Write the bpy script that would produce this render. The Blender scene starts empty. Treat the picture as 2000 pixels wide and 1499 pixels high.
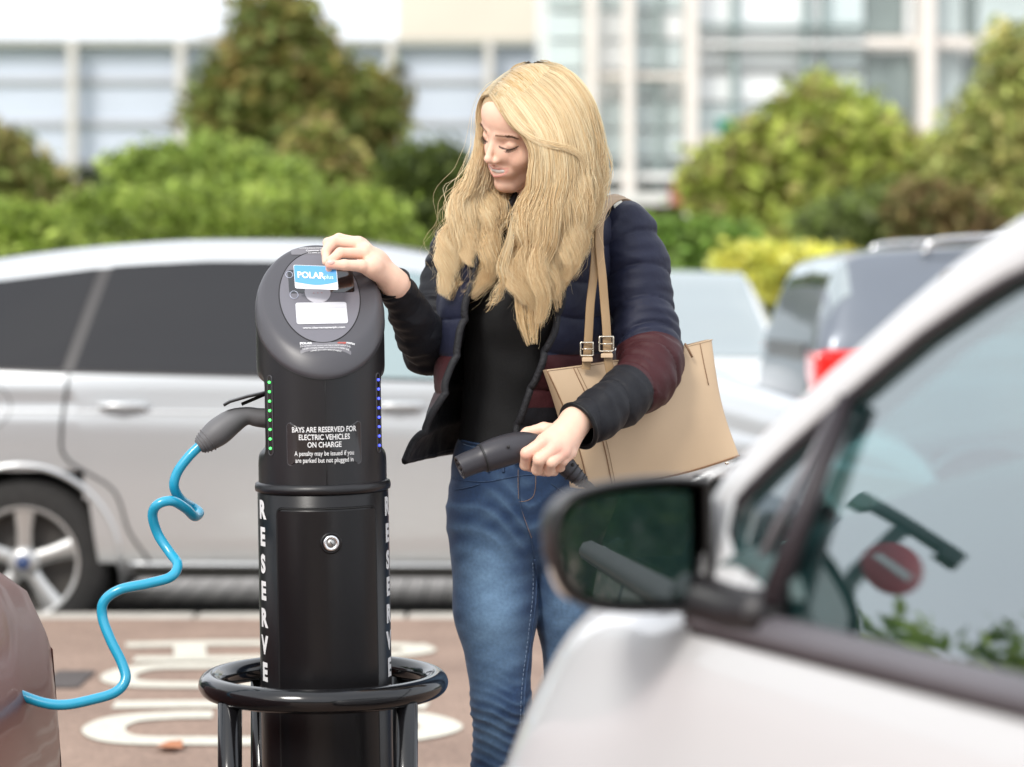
import bpy, bmesh, math, random
import numpy as np
from mathutils import Vector, Matrix
R = math.radians
random.seed(7); rng = np.random.default_rng(11)
S = bpy.context.scene
COL = S.collection
F = 85.0/36.0*2000.0          # focal length in photo pixels
HZ = 560.0                    # horizon row
CAMZ = 1.25

def W(px, py, Y):
    return Vector(((px-1000.0)/F*Y, Y, CAMZ-(py-HZ)/F*Y))

# ---------------------------------------------------------------- materials
def new_mat(name):
    m = bpy.data.materials.new(name); m.use_nodes = True
    nt = m.node_tree; b = nt.nodes['Principled BSDF']
    return m, nt, b
def mat(name, col, rough=0.5, metal=0.0, var=0.12, vscale=6.0, bump=0.0, bscale=60.0, bdist=0.002,
        coat=0.0, spec=0.5, sheen=0.0, attr=None, emis=None, rvar=0.0, detail=4.0, sss=0.0):
    m, nt, b = new_mat(name)
    N = nt.nodes; L = nt.links
    tc = N.new('ShaderNodeTexCoord')
    nz = N.new('ShaderNodeTexNoise'); nz.inputs['Scale'].default_value = vscale; nz.inputs['Detail'].default_value = detail
    L.new(tc.outputs['Object'], nz.inputs['Vector'])
    mp = N.new('ShaderNodeMapRange')
    mp.inputs['From Min'].default_value = 0.25; mp.inputs['From Max'].default_value = 0.75
    mp.inputs['To Min'].default_value = 1-var; mp.inputs['To Max'].default_value = 1+var
    L.new(nz.outputs['Fac'], mp.inputs['Value'])
    mx = N.new('ShaderNodeVectorMath'); mx.operation = 'SCALE'
    if attr:
        at = N.new('ShaderNodeAttribute'); at.attribute_name = attr
        L.new(at.outputs['Color'], mx.inputs[0])
    else:
        mx.inputs[0].default_value = col[:3]
    L.new(mp.outputs['Result'], mx.inputs['Scale'])
    L.new(mx.outputs[0], b.inputs['Base Color'])
    b.inputs['Roughness'].default_value = rough
    b.inputs['Metallic'].default_value = metal
    b.inputs['Specular IOR Level'].default_value = spec
    b.inputs['Coat Weight'].default_value = coat
    b.inputs['Coat Roughness'].default_value = 0.04
    if sheen: b.inputs['Sheen Weight'].default_value = sheen
    if sss:
        b.inputs['Subsurface Weight'].default_value = sss
        b.inputs['Subsurface Radius'].default_value = (0.012, 0.005, 0.003); b.inputs['Subsurface Scale'].default_value = 0.5
    if rvar:
        r2 = N.new('ShaderNodeMapRange'); r2.inputs['To Min'].default_value = max(0, rough-rvar); r2.inputs['To Max'].default_value = min(1, rough+rvar)
        L.new(nz.outputs['Fac'], r2.inputs['Value']); L.new(r2.outputs[0], b.inputs['Roughness'])
    if bump:
        n2 = N.new('ShaderNodeTexNoise'); n2.inputs['Scale'].default_value = bscale; n2.inputs['Detail'].default_value = 5
        L.new(tc.outputs['Object'], n2.inputs['Vector'])
        bp = N.new('ShaderNodeBump'); bp.inputs['Strength'].default_value = bump; bp.inputs['Distance'].default_value = bdist
        L.new(n2.outputs['Fac'], bp.inputs['Height']); L.new(bp.outputs[0], b.inputs['Normal'])
    if emis:
        b.inputs['Emission Color'].default_value = (*emis[0], 1); b.inputs['Emission Strength'].default_value = emis[1]
    return m

def glass_mat(name, tint=(0.02, 0.025, 0.027), refl=0.2, through=0.0, ttint=(.25, .42, .42)):
    """car glass: dark (or see-through) body under a clear reflecting surface"""
    m, nt, b = new_mat(name); N = nt.nodes; L = nt.links
    out = N['Material Output']
    gl = N.new('ShaderNodeBsdfGlossy'); gl.inputs['Roughness'].default_value = 0.01; gl.inputs['Color'].default_value = (.95, 1, 1, 1)
    lw = N.new('ShaderNodeLayerWeight'); lw.inputs['Blend'].default_value = .5
    fr = N.new('ShaderNodeMath'); fr.operation = 'POWER'; fr.inputs[1].default_value = 4.0; L.new(lw.outputs['Facing'], fr.inputs[0])
    ma = N.new('ShaderNodeMath'); ma.operation = 'MULTIPLY_ADD'; ma.inputs[1].default_value = .9-refl; ma.inputs[2].default_value = refl
    ma.use_clamp = True
    L.new(fr.outputs[0], ma.inputs[0])
    mix = N.new('ShaderNodeMixShader'); L.new(ma.outputs[0], mix.inputs[0]); L.new(gl.outputs[0], mix.inputs[2])
    if through > 0:
        tr = N.new('ShaderNodeBsdfTransparent'); tr.inputs['Color'].default_value = (*ttint, 1)
        L.new(tr.outputs[0], mix.inputs[1])
    else:
        b.inputs['Base Color'].default_value = (*tint, 1); b.inputs['Roughness'].default_value = 0.6; b.inputs['Specular IOR Level'].default_value = 0.0
        L.new(b.outputs[0], mix.inputs[1])
    L.new(mix.outputs[0], out.inputs['Surface'])
    return m

# ---------------------------------------------------------------- object helpers
def mesh_obj(name, V, Fc, m=None, parent=None, smooth=True, mats=None, fmat=None, attr=None):
    me = bpy.data.meshes.new(name)
    V = np.asarray(V, dtype=np.float32).reshape(-1, 3)
    if isinstance(Fc, np.ndarray) and Fc.ndim == 2:
        n, k = Fc.shape
        me.vertices.add(len(V)); me.vertices.foreach_set('co', V.ravel())
        me.loops.add(n*k); me.loops.foreach_set('vertex_index', Fc.astype(np.int32).ravel())
        me.polygons.add(n); me.polygons.foreach_set('loop_start', np.arange(0, n*k, k, dtype=np.int32))
        me.polygons.foreach_set('loop_total', np.full(n, k, dtype=np.int32))
        me.update(calc_edges=True)
    else:
        me.from_pydata([tuple(map(float, v)) for v in V], [], [tuple(map(int, f)) for f in Fc]); me.update()
    me.validate()
    if smooth: me.polygons.foreach_set('use_smooth', np.ones(len(me.polygons), dtype=bool))
    if mats:
        for q in mats: me.materials.append(q)
        if fmat is not None and len(fmat) == len(me.polygons): me.polygons.foreach_set('material_index', np.asarray(fmat, dtype=np.int32))
    elif m: me.materials.append(m)
    if attr is not None:
        a = me.color_attributes.new('col', 'FLOAT_COLOR', 'POINT')
        c = np.ones((len(V), 4), dtype=np.float32); c[:, :3] = attr
        a.data.foreach_set('color', c.ravel())
    o = bpy.data.objects.new(name, me); COL.objects.link(o)
    if parent is not None: o.parent = parent
    return o
def thing(name, label, cat, loc=(0, 0, 0), rotz=0.0, group=None):
    o = bpy.data.objects.new(name, None); COL.objects.link(o)
    o.location = loc; o.rotation_euler = (0, 0, rotz); o.empty_display_size = 0.1
    o['label'] = label; o['category'] = cat
    if group: o['group'] = group
    return o
def tag(o, label=None, cat=None, group=None, kind=None):
    if label: o['label'] = label
    if cat: o['category'] = cat
    if group: o['group'] = group
    if kind: o['kind'] = kind
    return o
class MB:
    def __init__(s): s.V = []; s.F = []; s.M = []
    def add(s, V, Fc, mi=0):
        b = len(s.V); s.V += [tuple(v) for v in V]; s.F += [tuple(b+i for i in f) for f in Fc]; s.M += [mi]*len(Fc); return s
    def box(s, c, d, rz=0, mi=0, bev=0):
        x, y, z = d[0]/2, d[1]/2, d[2]/2
        vs = [Vector((sx*x, sy*y, sz*z)) for sz in (-1, 1) for sy in (-1, 1) for sx in (-1, 1)]
        m = Matrix.Rotation(rz, 3, 'Z'); vs = [m@v+Vector(c) for v in vs]
        s.add(vs, [(0, 2, 3, 1), (4, 5, 7, 6), (0, 1, 5, 4), (2, 6, 7, 3), (0, 4, 6, 2), (1, 3, 7, 5)], mi); return s
    def prism(s, pts, a, b, mi=0):
        """pts: list of Vectors (planar loop); extruded from offset a to b (Vectors)"""
        n = len(pts); V = [Vector(p)+a for p in pts]+[Vector(p)+b for p in pts]
        Fc = [tuple(range(n))[::-1], tuple(range(n, 2*n))]+[(i, (i+1) % n, n+(i+1) % n, n+i) for i in range(n)]
        s.add(V, Fc, mi); return s
    def build(s, name, m=None, parent=None, smooth=False, mats=None):
        return mesh_obj(name, s.V, s.F, m, parent, smooth, mats, s.M if mats else None)
def bevel(o, w=0.004, seg=3, ang=30):
    b = o.modifiers.new('bevel', 'BEVEL'); b.width = w; b.segments = seg; b.limit_method = 'ANGLE'; b.angle_limit = R(ang); b.harden_normals = False
    return o
def solid(o, t, off=-1):
    b = o.modifiers.new('solid', 'SOLIDIFY'); b.thickness = t; b.offset = off; return o
def subsurf(o, l=1):
    b = o.modifiers.new('sub', 'SUBSURF'); b.levels = l; b.render_levels = l; return o

def cr(P, n, closed=False):
    """Catmull-Rom resample of control rows P to n rows"""
    P = np.asarray(P, float)
    k = len(P)
    if closed:
        Q = np.vstack([P[-1:], P, P[:2]]); segs = k
    else:
        Q = np.vstack([2*P[0]-P[1], P, 2*P[-1]-P[-2]]); segs = k-1
    u = np.linspace(0, segs, n, endpoint=not closed)
    i = np.minimum(u.astype(int), segs-1); t = (u-i)[:, None]
    a, b, c, d = Q[i], Q[i+1], Q[i+2], Q[i+3]
    return 0.5*((2*b)+(-a+c)*t+(2*a-5*b+4*c-d)*t*t+(-a+3*b-3*c+d)*t**3)
def resample(P, n):
    """even arc-length resample of rows (first 3 cols are position)"""
    P = np.asarray(P, float)
    d = np.r_[0, np.cumsum(np.linalg.norm(np.diff(P[:, :3], axis=0), axis=1))]
    u = np.linspace(0, d[-1], n)
    return np.stack([np.interp(u, d, P[:, j]) for j in range(P.shape[1])], 1)
def frames(P):
    P = np.asarray(P, float)
    T = np.gradient(P, axis=0); T /= np.linalg.norm(T, axis=1)[:, None]+1e-12
    n0 = np.cross(T[0], [0.13, 0.2, 1.0]); n0 /= np.linalg.norm(n0)
    Ns = [n0]
    for i in range(1, len(P)):
        v = Ns[-1]-T[i]*np.dot(Ns[-1], T[i]); Ns.append(v/np.linalg.norm(v))
    Ns = np.array(Ns); return T, Ns, np.cross(T, Ns)
def tube(P, r, n=12, caps=True, sq=1.0):
    """P (k,3), r scalar/array -> V,F ; sq flattens the binormal radius"""
    P = np.asarray(P, float); k = len(P); r = np.broadcast_to(np.asarray(r, float), (k,))
    T, N1, B = frames(P)
    a = np.linspace(0, 2*np.pi, n, endpoint=False)
    V = P[:, None, :]+r[:, None, None]*(np.cos(a)[None, :, None]*N1[:, None, :]+sq*np.sin(a)[None, :, None]*B[:, None, :])
    V = V.reshape(-1, 3)
    Fc = [(i*n+j, i*n+(j+1) % n, (i+1)*n+(j+1) % n, (i+1)*n+j) for i in range(k-1) for j in range(n)]
    if caps:
        Fc += [tuple(range(n))[::-1], tuple((k-1)*n+j for j in range(n))]
    return V, Fc
def lathe(prof, n=48, axis=(0, 0)):
    prof = np.asarray(prof, float); k = len(prof)
    a = np.linspace(0, 2*np.pi, n, endpoint=False)
    V = np.stack([axis[0]+prof[:, 0:1]*np.cos(a), axis[1]+prof[:, 0:1]*np.sin(a), np.repeat(prof[:, 1:2], n, 1)], 2).reshape(-1, 3)
    Fc = [(i*n+j, i*n+(j+1) % n, (i+1)*n+(j+1) % n, (i+1)*n+j) for i in range(k-1) for j in range(n)]
    return V, Fc
def grid_faces(nu, nv, closed_v=False):
    i, j = np.meshgrid(np.arange(nu-1), np.arange(nv if closed_v else nv-1), indexing='ij')
    j2 = (j+1) % nv
    return np.stack([i*nv+j, i*nv+j2, (i+1)*nv+j2, (i+1)*nv+j], -1).reshape(-1, 4)
def text_mesh(txt, size, align='CENTER', bold=0.0, spacing=1.0, res=4):
    cu = bpy.data.curves.new('t', 'FONT'); cu.body = txt; cu.size = size; cu.align_x = align; cu.align_y = 'CENTER'
    cu.offset = bold; cu.space_character = spacing; cu.resolution_u = res
    o = bpy.data.objects.new('t', cu); COL.objects.link(o)
    dg = bpy.context.evaluated_depsgraph_get(); me = o.evaluated_get(dg).to_mesh()
    V = np.array([v.co[:] for v in me.vertices]); Fc = [tuple(p.vertices) for p in me.polygons]
    o.evaluated_get(dg).to_mesh_clear(); bpy.data.objects.remove(o); bpy.data.curves.remove(cu)
    return V, Fc

# ---------------------------------------------------------------- implicit surfaces
def smin(a, b, k):
    h = np.clip(0.5+0.5*(b-a)/k, 0, 1); return b*(1-h)+a*h-k*h*(1-h)
def smax(a, b, k): return -smin(-a, -b, k)
def sd_cone(P, a, b, r1, r2):
    a = np.asarray(a, np.float32); b = np.asarray(b, np.float32); ab = b-a
    t = np.clip(((P-a)@ab)/(ab@ab), 0, 1)
    d = P-(a+t[..., None]*ab)
    return np.sqrt((d*d).sum(-1))-(r1+(r2-r1)*t)
def sd_ell(P, c, r, rot=None):
    q = P-np.asarray(c, np.float32)
    if rot is not None: q = q@np.asarray(rot, np.float32)
    r = np.asarray(r, np.float32)
    k0 = np.sqrt(((q/r)**2).sum(-1)); k1 = np.sqrt(((q/(r*r))**2).sum(-1))+1e-9
    return k0*(k0-1.0)/k1
def surface_nets(f, lo, hi, h):
    lo = np.asarray(lo, np.float32); hi = np.asarray(hi, np.float32)
    n = np.ceil((hi-lo)/h).astype(int)+1
    ax = [lo[i]+h*np.arange(n[i], dtype=np.float32) for i in range(3)]
    D = np.empty(n, np.float32)
    st = max(1, int(1.5e6/(n[1]*n[2])))
    for i in range(0, n[0], st):
        G = np.stack(np.meshgrid(ax[0][i:i+st], ax[1], ax[2], indexing='ij'), -1)
        D[i:i+st] = f(G)
    neg = D < 0
    C = [neg[a:n[0]-1+a, b:n[1]-1+b, c:n[2]-1+c] for a in (0, 1) for b in (0, 1) for c in (0, 1)]
    cnt = sum(c.astype(np.int8) for c in C)
    I = np.argwhere((cnt > 0) & (cnt < 8))
    idx = -np.ones(n-1, np.int64); idx[tuple(I.T)] = np.arange(len(I))
    corners = np.array([(a, b, c) for a in (0, 1) for b in (0, 1) for c in (0, 1)])
    dv = np.stack([D[tuple((I+c).T)] for c in corners], 1)
    acc = np.zeros((len(I), 3)); num = np.zeros(len(I))
    for a in range(8):
        for b in range(a+1, 8):
            if np.abs(corners[a]-corners[b]).sum() != 1: continue
            da, db = dv[:, a], dv[:, b]; m = (da < 0) != (db < 0)
            t = np.where(m, da/np.where(da-db == 0, 1, da-db), 0)
            p = corners[a]+t[:, None]*(corners[b]-corners[a])
            acc += np.where(m[:, None], p, 0); num += m
    V = lo+h*(I+acc/num[:, None])
    Fs = []
    for axis in range(3):
        o1, o2 = [(1, 2), (2, 0), (0, 1)][axis]
        sl = [slice(1, n[0]-1), slice(1, n[1]-1), slice(1, n[2]-1)]; sl[axis] = slice(0, n[axis]-1)
        sh = list(sl); sh[axis] = slice(1, n[axis])
        A = neg[tuple(sl)]; B = neg[tuple(sh)]
        for m, flip in ((A & ~B, False), (~A & B, True)):
            J = np.argwhere(m)
            off = np.array([s.start for s in sl]); J = J+off
            e1 = np.zeros(3, int); e1[o1] = 1; e2 = np.zeros(3, int); e2[o2] = 1
            q = [J-e1-e2, J-e2, J, J-e1]
            q = np.stack([idx[tuple(x.T)] for x in q], 1)
            if flip: q = q[:, ::-1]
            Fs.append(q)
    Fa = np.vstack(Fs); Fa = Fa[(Fa >= 0).all(1)]
    return V.astype(np.float32), Fa
def vnoise(P, scale, seed=0):
    """cheap smooth pseudo noise from sines, about -1..1"""
    r = np.random.default_rng(seed); out = 0
    for k in range(5):
        d = r.normal(size=3); d /= np.linalg.norm(d); ph = r.uniform(0, 6.28)
        out = out+np.sin((P@d.astype(np.float32))*scale*(0.7+0.35*k)+ph)*(0.8**k)
    return out/2.6
# ================================================================ camera, light
cam = bpy.data.cameras.new('camera'); co = bpy.data.objects.new('camera', cam); COL.objects.link(co); S.camera = co
co.location = (0, 0, CAMZ); co.rotation_euler = (R(90), 0, 0)
cam.lens = 85; cam.sensor_width = 36; cam.shift_y = -(749.5-HZ)/2000.0
cam.clip_start = 0.05; cam.clip_end = 2000
cam.dof.use_dof = True; cam.dof.focus_distance = 4.25; cam.dof.aperture_fstop = 2.7
S.view_settings.view_transform = 'Standard'; S.view_settings.look = 'None'; S.view_settings.exposure = 0.78; S.view_settings.gamma = 1
wd = bpy.data.worlds.new('World'); S.world = wd; wd.use_nodes = True
N = wd.node_tree.nodes; L = wd.node_tree.links; bg = N['Background']
sky = N.new('ShaderNodeTexSky'); sky.sky_type = 'NISHITA'; sky.sun_disc = False
SUN_EL, SUN_AZ = R(40), R(-150)     # azimuth clockwise from +Y; sun behind-left of the camera
sky.sun_elevation = SUN_EL; sky.sun_rotation = SUN_AZ; sky.air_density = 1.0; sky.dust_density = 4.0; sky.ozone_density = 1.0
# thin even cloud: the clear-sky colour is mostly washed out to a pale grey
nz = N.new('ShaderNodeTexNoise'); nz.inputs['Scale'].default_value = 2.2; nz.inputs['Detail'].default_value = 5
tc = N.new('ShaderNodeTexCoord'); L.new(tc.outputs['Generated'], nz.inputs['Vector'])
rp = N.new('ShaderNodeValToRGB'); rp.color_ramp.elements[0].position = .3; rp.color_ramp.elements[1].position = .75
rp.color_ramp.elements[0].color = (9.0, 9.6, 10.6, 1); rp.color_ramp.elements[1].color = (13.2, 13.4, 13.6, 1)
L.new(nz.outputs['Fac'], rp.inputs[0])
mx = N.new('ShaderNodeMix'); mx.data_type = 'RGBA'; mx.inputs[0].default_value = 0.86
L.new(sky.outputs[0], mx.inputs[6]); L.new(rp.outputs[0], mx.inputs[7]); L.new(mx.outputs[2], bg.inputs['Color'])
bg.inputs['Strength'].default_value = 0.085
sl = bpy.data.lights.new('sun', 'SUN'); sl.energy = 1.5; sl.angle = R(16); sl.color = (1, .96, .9)
so = bpy.data.objects.new('sun', sl); COL.objects.link(so)
sd = Vector((math.sin(SUN_AZ)*math.cos(SUN_EL), math.cos(SUN_AZ)*math.cos(SUN_EL), math.sin(SUN_EL)))
so.rotation_euler = sd.to_track_quat('Z', 'Y').to_euler(); so.location = (0, 0, 20)

# ================================================================ ground
RZ = -0.165     # carriageway level behind the kerb
def ground_mat(name, c1, c2, scale, bump=0.4, bscale=300, speck=0.25):
    m, nt, b = new_mat(name); N = nt.nodes; L = nt.links
    tc = N.new('ShaderNodeTexCoord')
    a = N.new('ShaderNodeTexNoise'); a.inputs['Scale'].default_value = scale; a.inputs['Detail'].default_value = 6
    s = N.new('ShaderNodeTexVoronoi'); s.inputs['Scale'].default_value = bscale*.4
    L.new(tc.outputs['Object'], a.inputs['Vector']); L.new(tc.outputs['Object'], s.inputs['Vector'])
    r = N.new('ShaderNodeValToRGB'); r.color_ramp.elements[0].position = .3; r.color_ramp.elements[1].position = .7
    r.color_ramp.elements[0].color = (*c1, 1); r.color_ramp.elements[1].color = (*c2, 1)
    L.new(a.outputs['Fac'], r.inputs[0])
    hs = N.new('ShaderNodeMapRange'); hs.inputs['To Min'].default_value = 1-speck; hs.inputs['To Max'].default_value = 1+speck
    sp = N.new('ShaderNodeSeparateColor'); L.new(s.outputs['Color'], sp.inputs[0]); L.new(sp.outputs[0], hs.inputs['Value'])
    v = N.new('ShaderNodeVectorMath'); v.operation = 'SCALE'; L.new(r.outputs[0], v.inputs[0]); L.new(hs.outputs[0], v.inputs['Scale'])
    L.new(v.outputs[0], b.inputs['Base Color']); b.inputs['Roughness'].default_value = .9
    bp = N.new('ShaderNodeBump'); bp.inputs['Strength'].default_value = bump; bp.inputs['Distance'].default_value = .004
    L.new(s.outputs['Distance'], bp.inputs['Height']); L.new(bp.outputs[0], b.inputs['Normal'])
    return m
M_asphalt = ground_mat('asphalt', (.10, .095, .09), (.15, .14, .135), 1.5)
M_red = ground_mat('reddish_tarmac', (.235, .160, .122), (.315, .220, .168), 3.0)
M_grass = ground_mat('grass', (.07, .11, .03), (.12, .17, .05), 2.0)
def brick_mat():
    m, nt, b = new_mat('block_paving'); N = nt.nodes; L = nt.links
    tc = N.new('ShaderNodeTexCoord'); br = N.new('ShaderNodeTexBrick')
    br.inputs['Color1'].default_value = (.80, .74, .68, 1); br.inputs['Color2'].default_value = (.66, .60, .55, 1); br.inputs['Mortar'].default_value = (.16, .14, .12, 1)
    br.inputs['Scale'].default_value = 5; br.inputs['Mortar Size'].default_value = .03; br.inputs['Brick Width'].default_value = .5; br.offset = 0
    L.new(tc.outputs['Object'], br.inputs['Vector']); L.new(br.outputs[0], b.inputs['Base Color']); b.inputs['Roughness'].default_value = .85
    return m
def sheet(name, x0, x1, y0, y1, z, m):
    o = mesh_obj(name, [(x0, y0, z), (x1, y0, z), (x1, y1, z), (x0, y1, z)], [(0, 1, 2, 3)], m, smooth=False); tag(o, kind='structure'); return o
sheet('road', -700, 700, 9.2, 1500, RZ, M_asphalt)
sheet('parking_bay', -60, 60, -120, 9.10, 0.0, M_red)
M_kerb = mat('kerb_stone', (.46, .43, .38), .85, var=.15, vscale=8, bump=.3, bscale=80)
k = MB()
x = -30
while x < 30:
    k.box((x+.4, 9.17, -0.10), (.792, .14, .21)); x += .8
k.build('kerb', M_kerb); tag(bpy.data.objects['kerb'], kind='structure'); bevel(bpy.data.objects['kerb'], .012, 2)
sheet('block_paving', -30, 30, 10.75, 12.1, RZ+.012, brick_mat())
sheet('verge', -200, 3.2, 15.3, 60, RZ+.03, M_grass)
# painted letters on the red tarmac, seen lying sideways
M_paint = mat('road_paint', (.62, .59, .50), .7, var=.12, vscale=30, bump=.2, bscale=150)
def ground_pt(px, py, z=0.0):
    Y = (CAMZ-z)*F/(py-HZ); return Vector(((px-1000)/F*Y, Y, z))
def stroke(pts, w, name, z=.004):
    P = cr([ground_pt(*p)[:2] for p in pts], 14*len(pts)); T = np.gradient(P, axis=0); T /= np.linalg.norm(T, axis=1)[:, None]
    Nn = np.stack([-T[:, 1], T[:, 0]], 1); A = P+Nn*w/2; B = P-Nn*w/2
    V = [(p[0], p[1], z) for p in np.vstack([A, B])]; n = len(P)
    return V, [(i, n+i, n+i+1, i+1) for i in range(n-1)]
def letter(loops, w=.10):
    b = MB()
    for i, l in enumerate(loops):
        V, Fc = stroke(l, w, '', .004+.0006*i); b.add(V, Fc)
    o = b.build('road_letter', M_paint); return tag(o, kind='structure')
# far letter: a bar with a bowl either end ; near letter the same, one size larger
letter([[(246, 1262), (420, 1258), (640, 1258), (800, 1264)], [(262, 1290), (520, 1288), (700, 1288)],
        [(690, 1300), (420, 1303), (290, 1306), (232, 1322), (262, 1338), (420, 1341), (640, 1341), (770, 1335), (812, 1318), (770, 1306), (660, 1303)],
        [(800, 1262), (815, 1275), (700, 1288)], [(370, 1263), (372, 1287)]], .11)
letter([[(222, 1379), (420, 1377), (640, 1377), (835, 1380)],
        [(415, 1398), (330, 1400), (240, 1408), (202, 1428), (245, 1447), (400, 1450), (620, 1450), (780, 1444), (862, 1424), (810, 1402), (700, 1398)]], .12)
letter([[(300, 1520), (260, 1545), (330, 1580), (520, 1590), (760, 1580), (880, 1550), (820, 1520)]], .13)
# drain cover and leaf
g = ground_pt(132, 1330)
o = MB().box((g.x, g.y, .004), (.12, .32, .008)).build('drain_cover', mat('iron', (.10, .085, .08), .7, metal=.4)); tag(o, 'small dark iron cover set in the reddish tarmac', 'drain cover')
g = ground_pt(330, 1466)
lf = mesh_obj('fallen_leaf', [(g.x-.035, g.y, .012), (g.x, g.y-.05, .018), (g.x+.04, g.y-.02, .010), (g.x+.03, g.y+.05, .02), (g.x-.02, g.y+.06, .009), (g.x, g.y, .026)],
              [(0, 1, 5), (1, 2, 5), (2, 3, 5), (3, 4, 5), (4, 0, 5)], mat('dry_leaf', (.45, .17, .07), .6))
tag(lf, 'single orange dry leaf lying on the tarmac near the charging post', 'leaf')

# ================================================================ foliage
M_leaf = mat('leaf', (.1, .1, .1), .55, var=.18, vscale=1.5, attr='col', spec=.3)
lm = M_leaf.node_tree; _b = lm.nodes['Principled BSDF']
_t = lm.nodes.new('ShaderNodeBsdfTranslucent'); _m = lm.nodes.new('ShaderNodeMixShader'); _m.inputs[0].default_value = .35
lm.links.new(_b.inputs['Base Color'].links[0].from_socket, _t.inputs['Color'])
lm.links.new(_b.outputs[0], _m.inputs[1]); lm.links.new(_t.outputs[0], _m.inputs[2]); lm.links.new(_m.outputs[0], lm.nodes['Material Output'].inputs['Surface'])
M_bark = mat('bark', (.11, .085, .06), .9, var=.3, vscale=12, bump=.5, bscale=40)
def crown(name, lobes, n, size, cols, parent, seed=0, hollow=.55):
    """lobes: (cx,cy,cz,rx,ry,rz); cols: list of rgb"""
    r = np.random.default_rng(seed); lobes = np.asarray(lobes, float); cols = np.asarray(cols)
    vol = lobes[:, 3]*lobes[:, 4]*lobes[:, 5]; vol = vol**.75; li = r.choice(len(lobes), n, p=vol/vol.sum()); lb = lobes[li]
    d = r.normal(size=(n, 3)); d /= np.linalg.norm(d, axis=1)[:, None]
    rad = hollow+(1-hollow)*r.random(n)**.6; rad *= 1+.06*r.normal(size=n)
    # twig clusters: leaves gather on twigs
    nc = max(8, n//14); ci = r.integers(0, n, nc); cc = lb[ci, :3]+d[ci]*rad[ci][:, None]*lb[ci, 3:6]
    k = r.integers(0, nc, n); C = cc[k]+r.normal(size=(n, 3))*size*1.15
    colw = r.integers(0, len(cols), nc)[k]; c = 1.25*cols[colw]*(1+.28*r.normal(size=n))[:, None].clip(.4, 1.7)*(.75+.5*r.random(nc))[k][:, None]
    a = r.normal(size=(n, 3)); a /= np.linalg.norm(a, axis=1)[:, None]
    b = np.cross(a, r.normal(size=(n, 3))); b /= np.linalg.norm(b, axis=1)[:, None]
    s = size*(.6+.8*r.random(n))[:, None]
    V = np.stack([C-a*s, C+b*s*.45, C+a*s, C-b*s*.45], 1).reshape(-1, 3)
    Fc = np.arange(4*n).reshape(-1, 4)
    return mesh_obj(name, V, Fc, M_leaf, parent, attr=np.repeat(c, 4, 0).clip(0.005, .9))
def trunk(name, base, top, r0, parent, limbs, seed=0):
    r = np.random.default_rng(seed); b = MB()
    base = np.array(base, float); top = np.array(top, float)
    P = cr([base, base*.6+top*.4+r.normal(size=3)*.05, top], 12); V, Fc = tube(P, np.linspace(r0, r0*.35, 12), 9); b.add(V, Fc)
    for q in limbs:
        q = np.array(q, float); t = r.uniform(.35, .9); s = P[int(t*11)]
        V, Fc = tube(cr([s, (s+q)/2+[0, 0, .1], q], 8), np.linspace(r0*.45, r0*.08, 8), 6); b.add(V, Fc)
    return b.build(name, M_bark, parent, True)
def blob(px, py, rx, rz, Y, ry=None):
    c = W(px, py, Y); k = Y/F
    return (c.x, c.y, c.z, rx*k, (ry if ry else (rx+rz)/2)*k, rz*k)
def plant(name, label, cat, blobs, Y, n, size, cols, base_px, r0=.08, seed=0, tk='trunk', ck='crown', group=None):
    c = W(base_px, HZ, Y); t = thing(name, label, cat, (c.x, Y, RZ), group=group)
    lob = [(b[0]-c.x, b[1]-Y, b[2]-RZ, b[3], b[4], b[5]) for b in blobs]
    crown(ck, lob, n, size, cols, t, seed)
    top = max(lob, key=lambda q: q[2])
    trunk(tk, (0, 0, 0), (top[0]*.6, top[1], top[2]*.95), r0, t, [l[:3] for l in lob], seed)
    return t
G1 = [(.20, .27, .05), (.26, .34, .065), (.15, .21, .035), (.33, .40, .09)]
G2 = [(.27, .36, .085), (.35, .43, .10), (.19, .26, .055)]
plant('hedge', 'long rounded green hedge behind the silver car roof', 'hedge',
      [blob(a, b, c, d, Y) for a, b, c, d, Y in [(60, 480, 150, 75, 15.8), (230, 455, 150, 78, 16.4), (400, 450, 140, 82, 15.8), (560, 455, 150, 84, 15.6), (690, 448, 110, 76, 15.6), (760, 490, 85, 50, 15.7),
       (-90, 470, 140, 80, 15.8), (130, 560, 200, 90, 15.6), (400, 560, 200, 90, 15.6), (640, 550, 200, 100, 15.6), (-100, 560, 200, 90, 15.6)]], 15.8, 60000, .036, G1, 380, .07, 1)
plant('laurel_bush', 'bright green laurel bush rising above the hedge', 'bush',
      [blob(a, b, c, d, 19.5) for a, b, c, d in [(420, 335, 100, 36), (265, 330, 50, 22), (330, 325, 65, 25), (530, 352, 75, 30), (440, 380, 150, 36), (410, 300, 36, 18)]], 19.5, 22000, .05, G2, 420, .06, 2)
plant('copper_bush', 'orange tinted bush at the right end of the laurel bush', 'bush',
      [blob(620, 300, 42, 38, 20.5), blob(660, 335, 45, 30, 20.5), blob(600, 340, 60, 30, 20.5)], 20.5, 4500, .06, [(.30, .27, .09), (.28, .20, .08), (.2, .25, .06)], 630, .04, 3)
plant('maple_tree', 'olive brown leafed tree in front of the panelled building', 'tree',
      [blob(a, b, c, d, 27) for a, b, c, d in [(540, 65, 68, 72), (505, 150, 66, 60), (575, 140, 65, 70), (470, 170, 62, 50), (530, 215, 105, 60), (640, 195, 85, 65), (690, 240, 75, 70), (610, 250, 90, 60), (700, 300, 50, 40), (440, 215, 60, 45), (745, 215, 32, 55)]],
      27, 12500, .11, [(.20, .19, .055), (.17, .20, .055), (.23, .18, .06), (.15, .19, .05)], 560, .16, 4)
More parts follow.
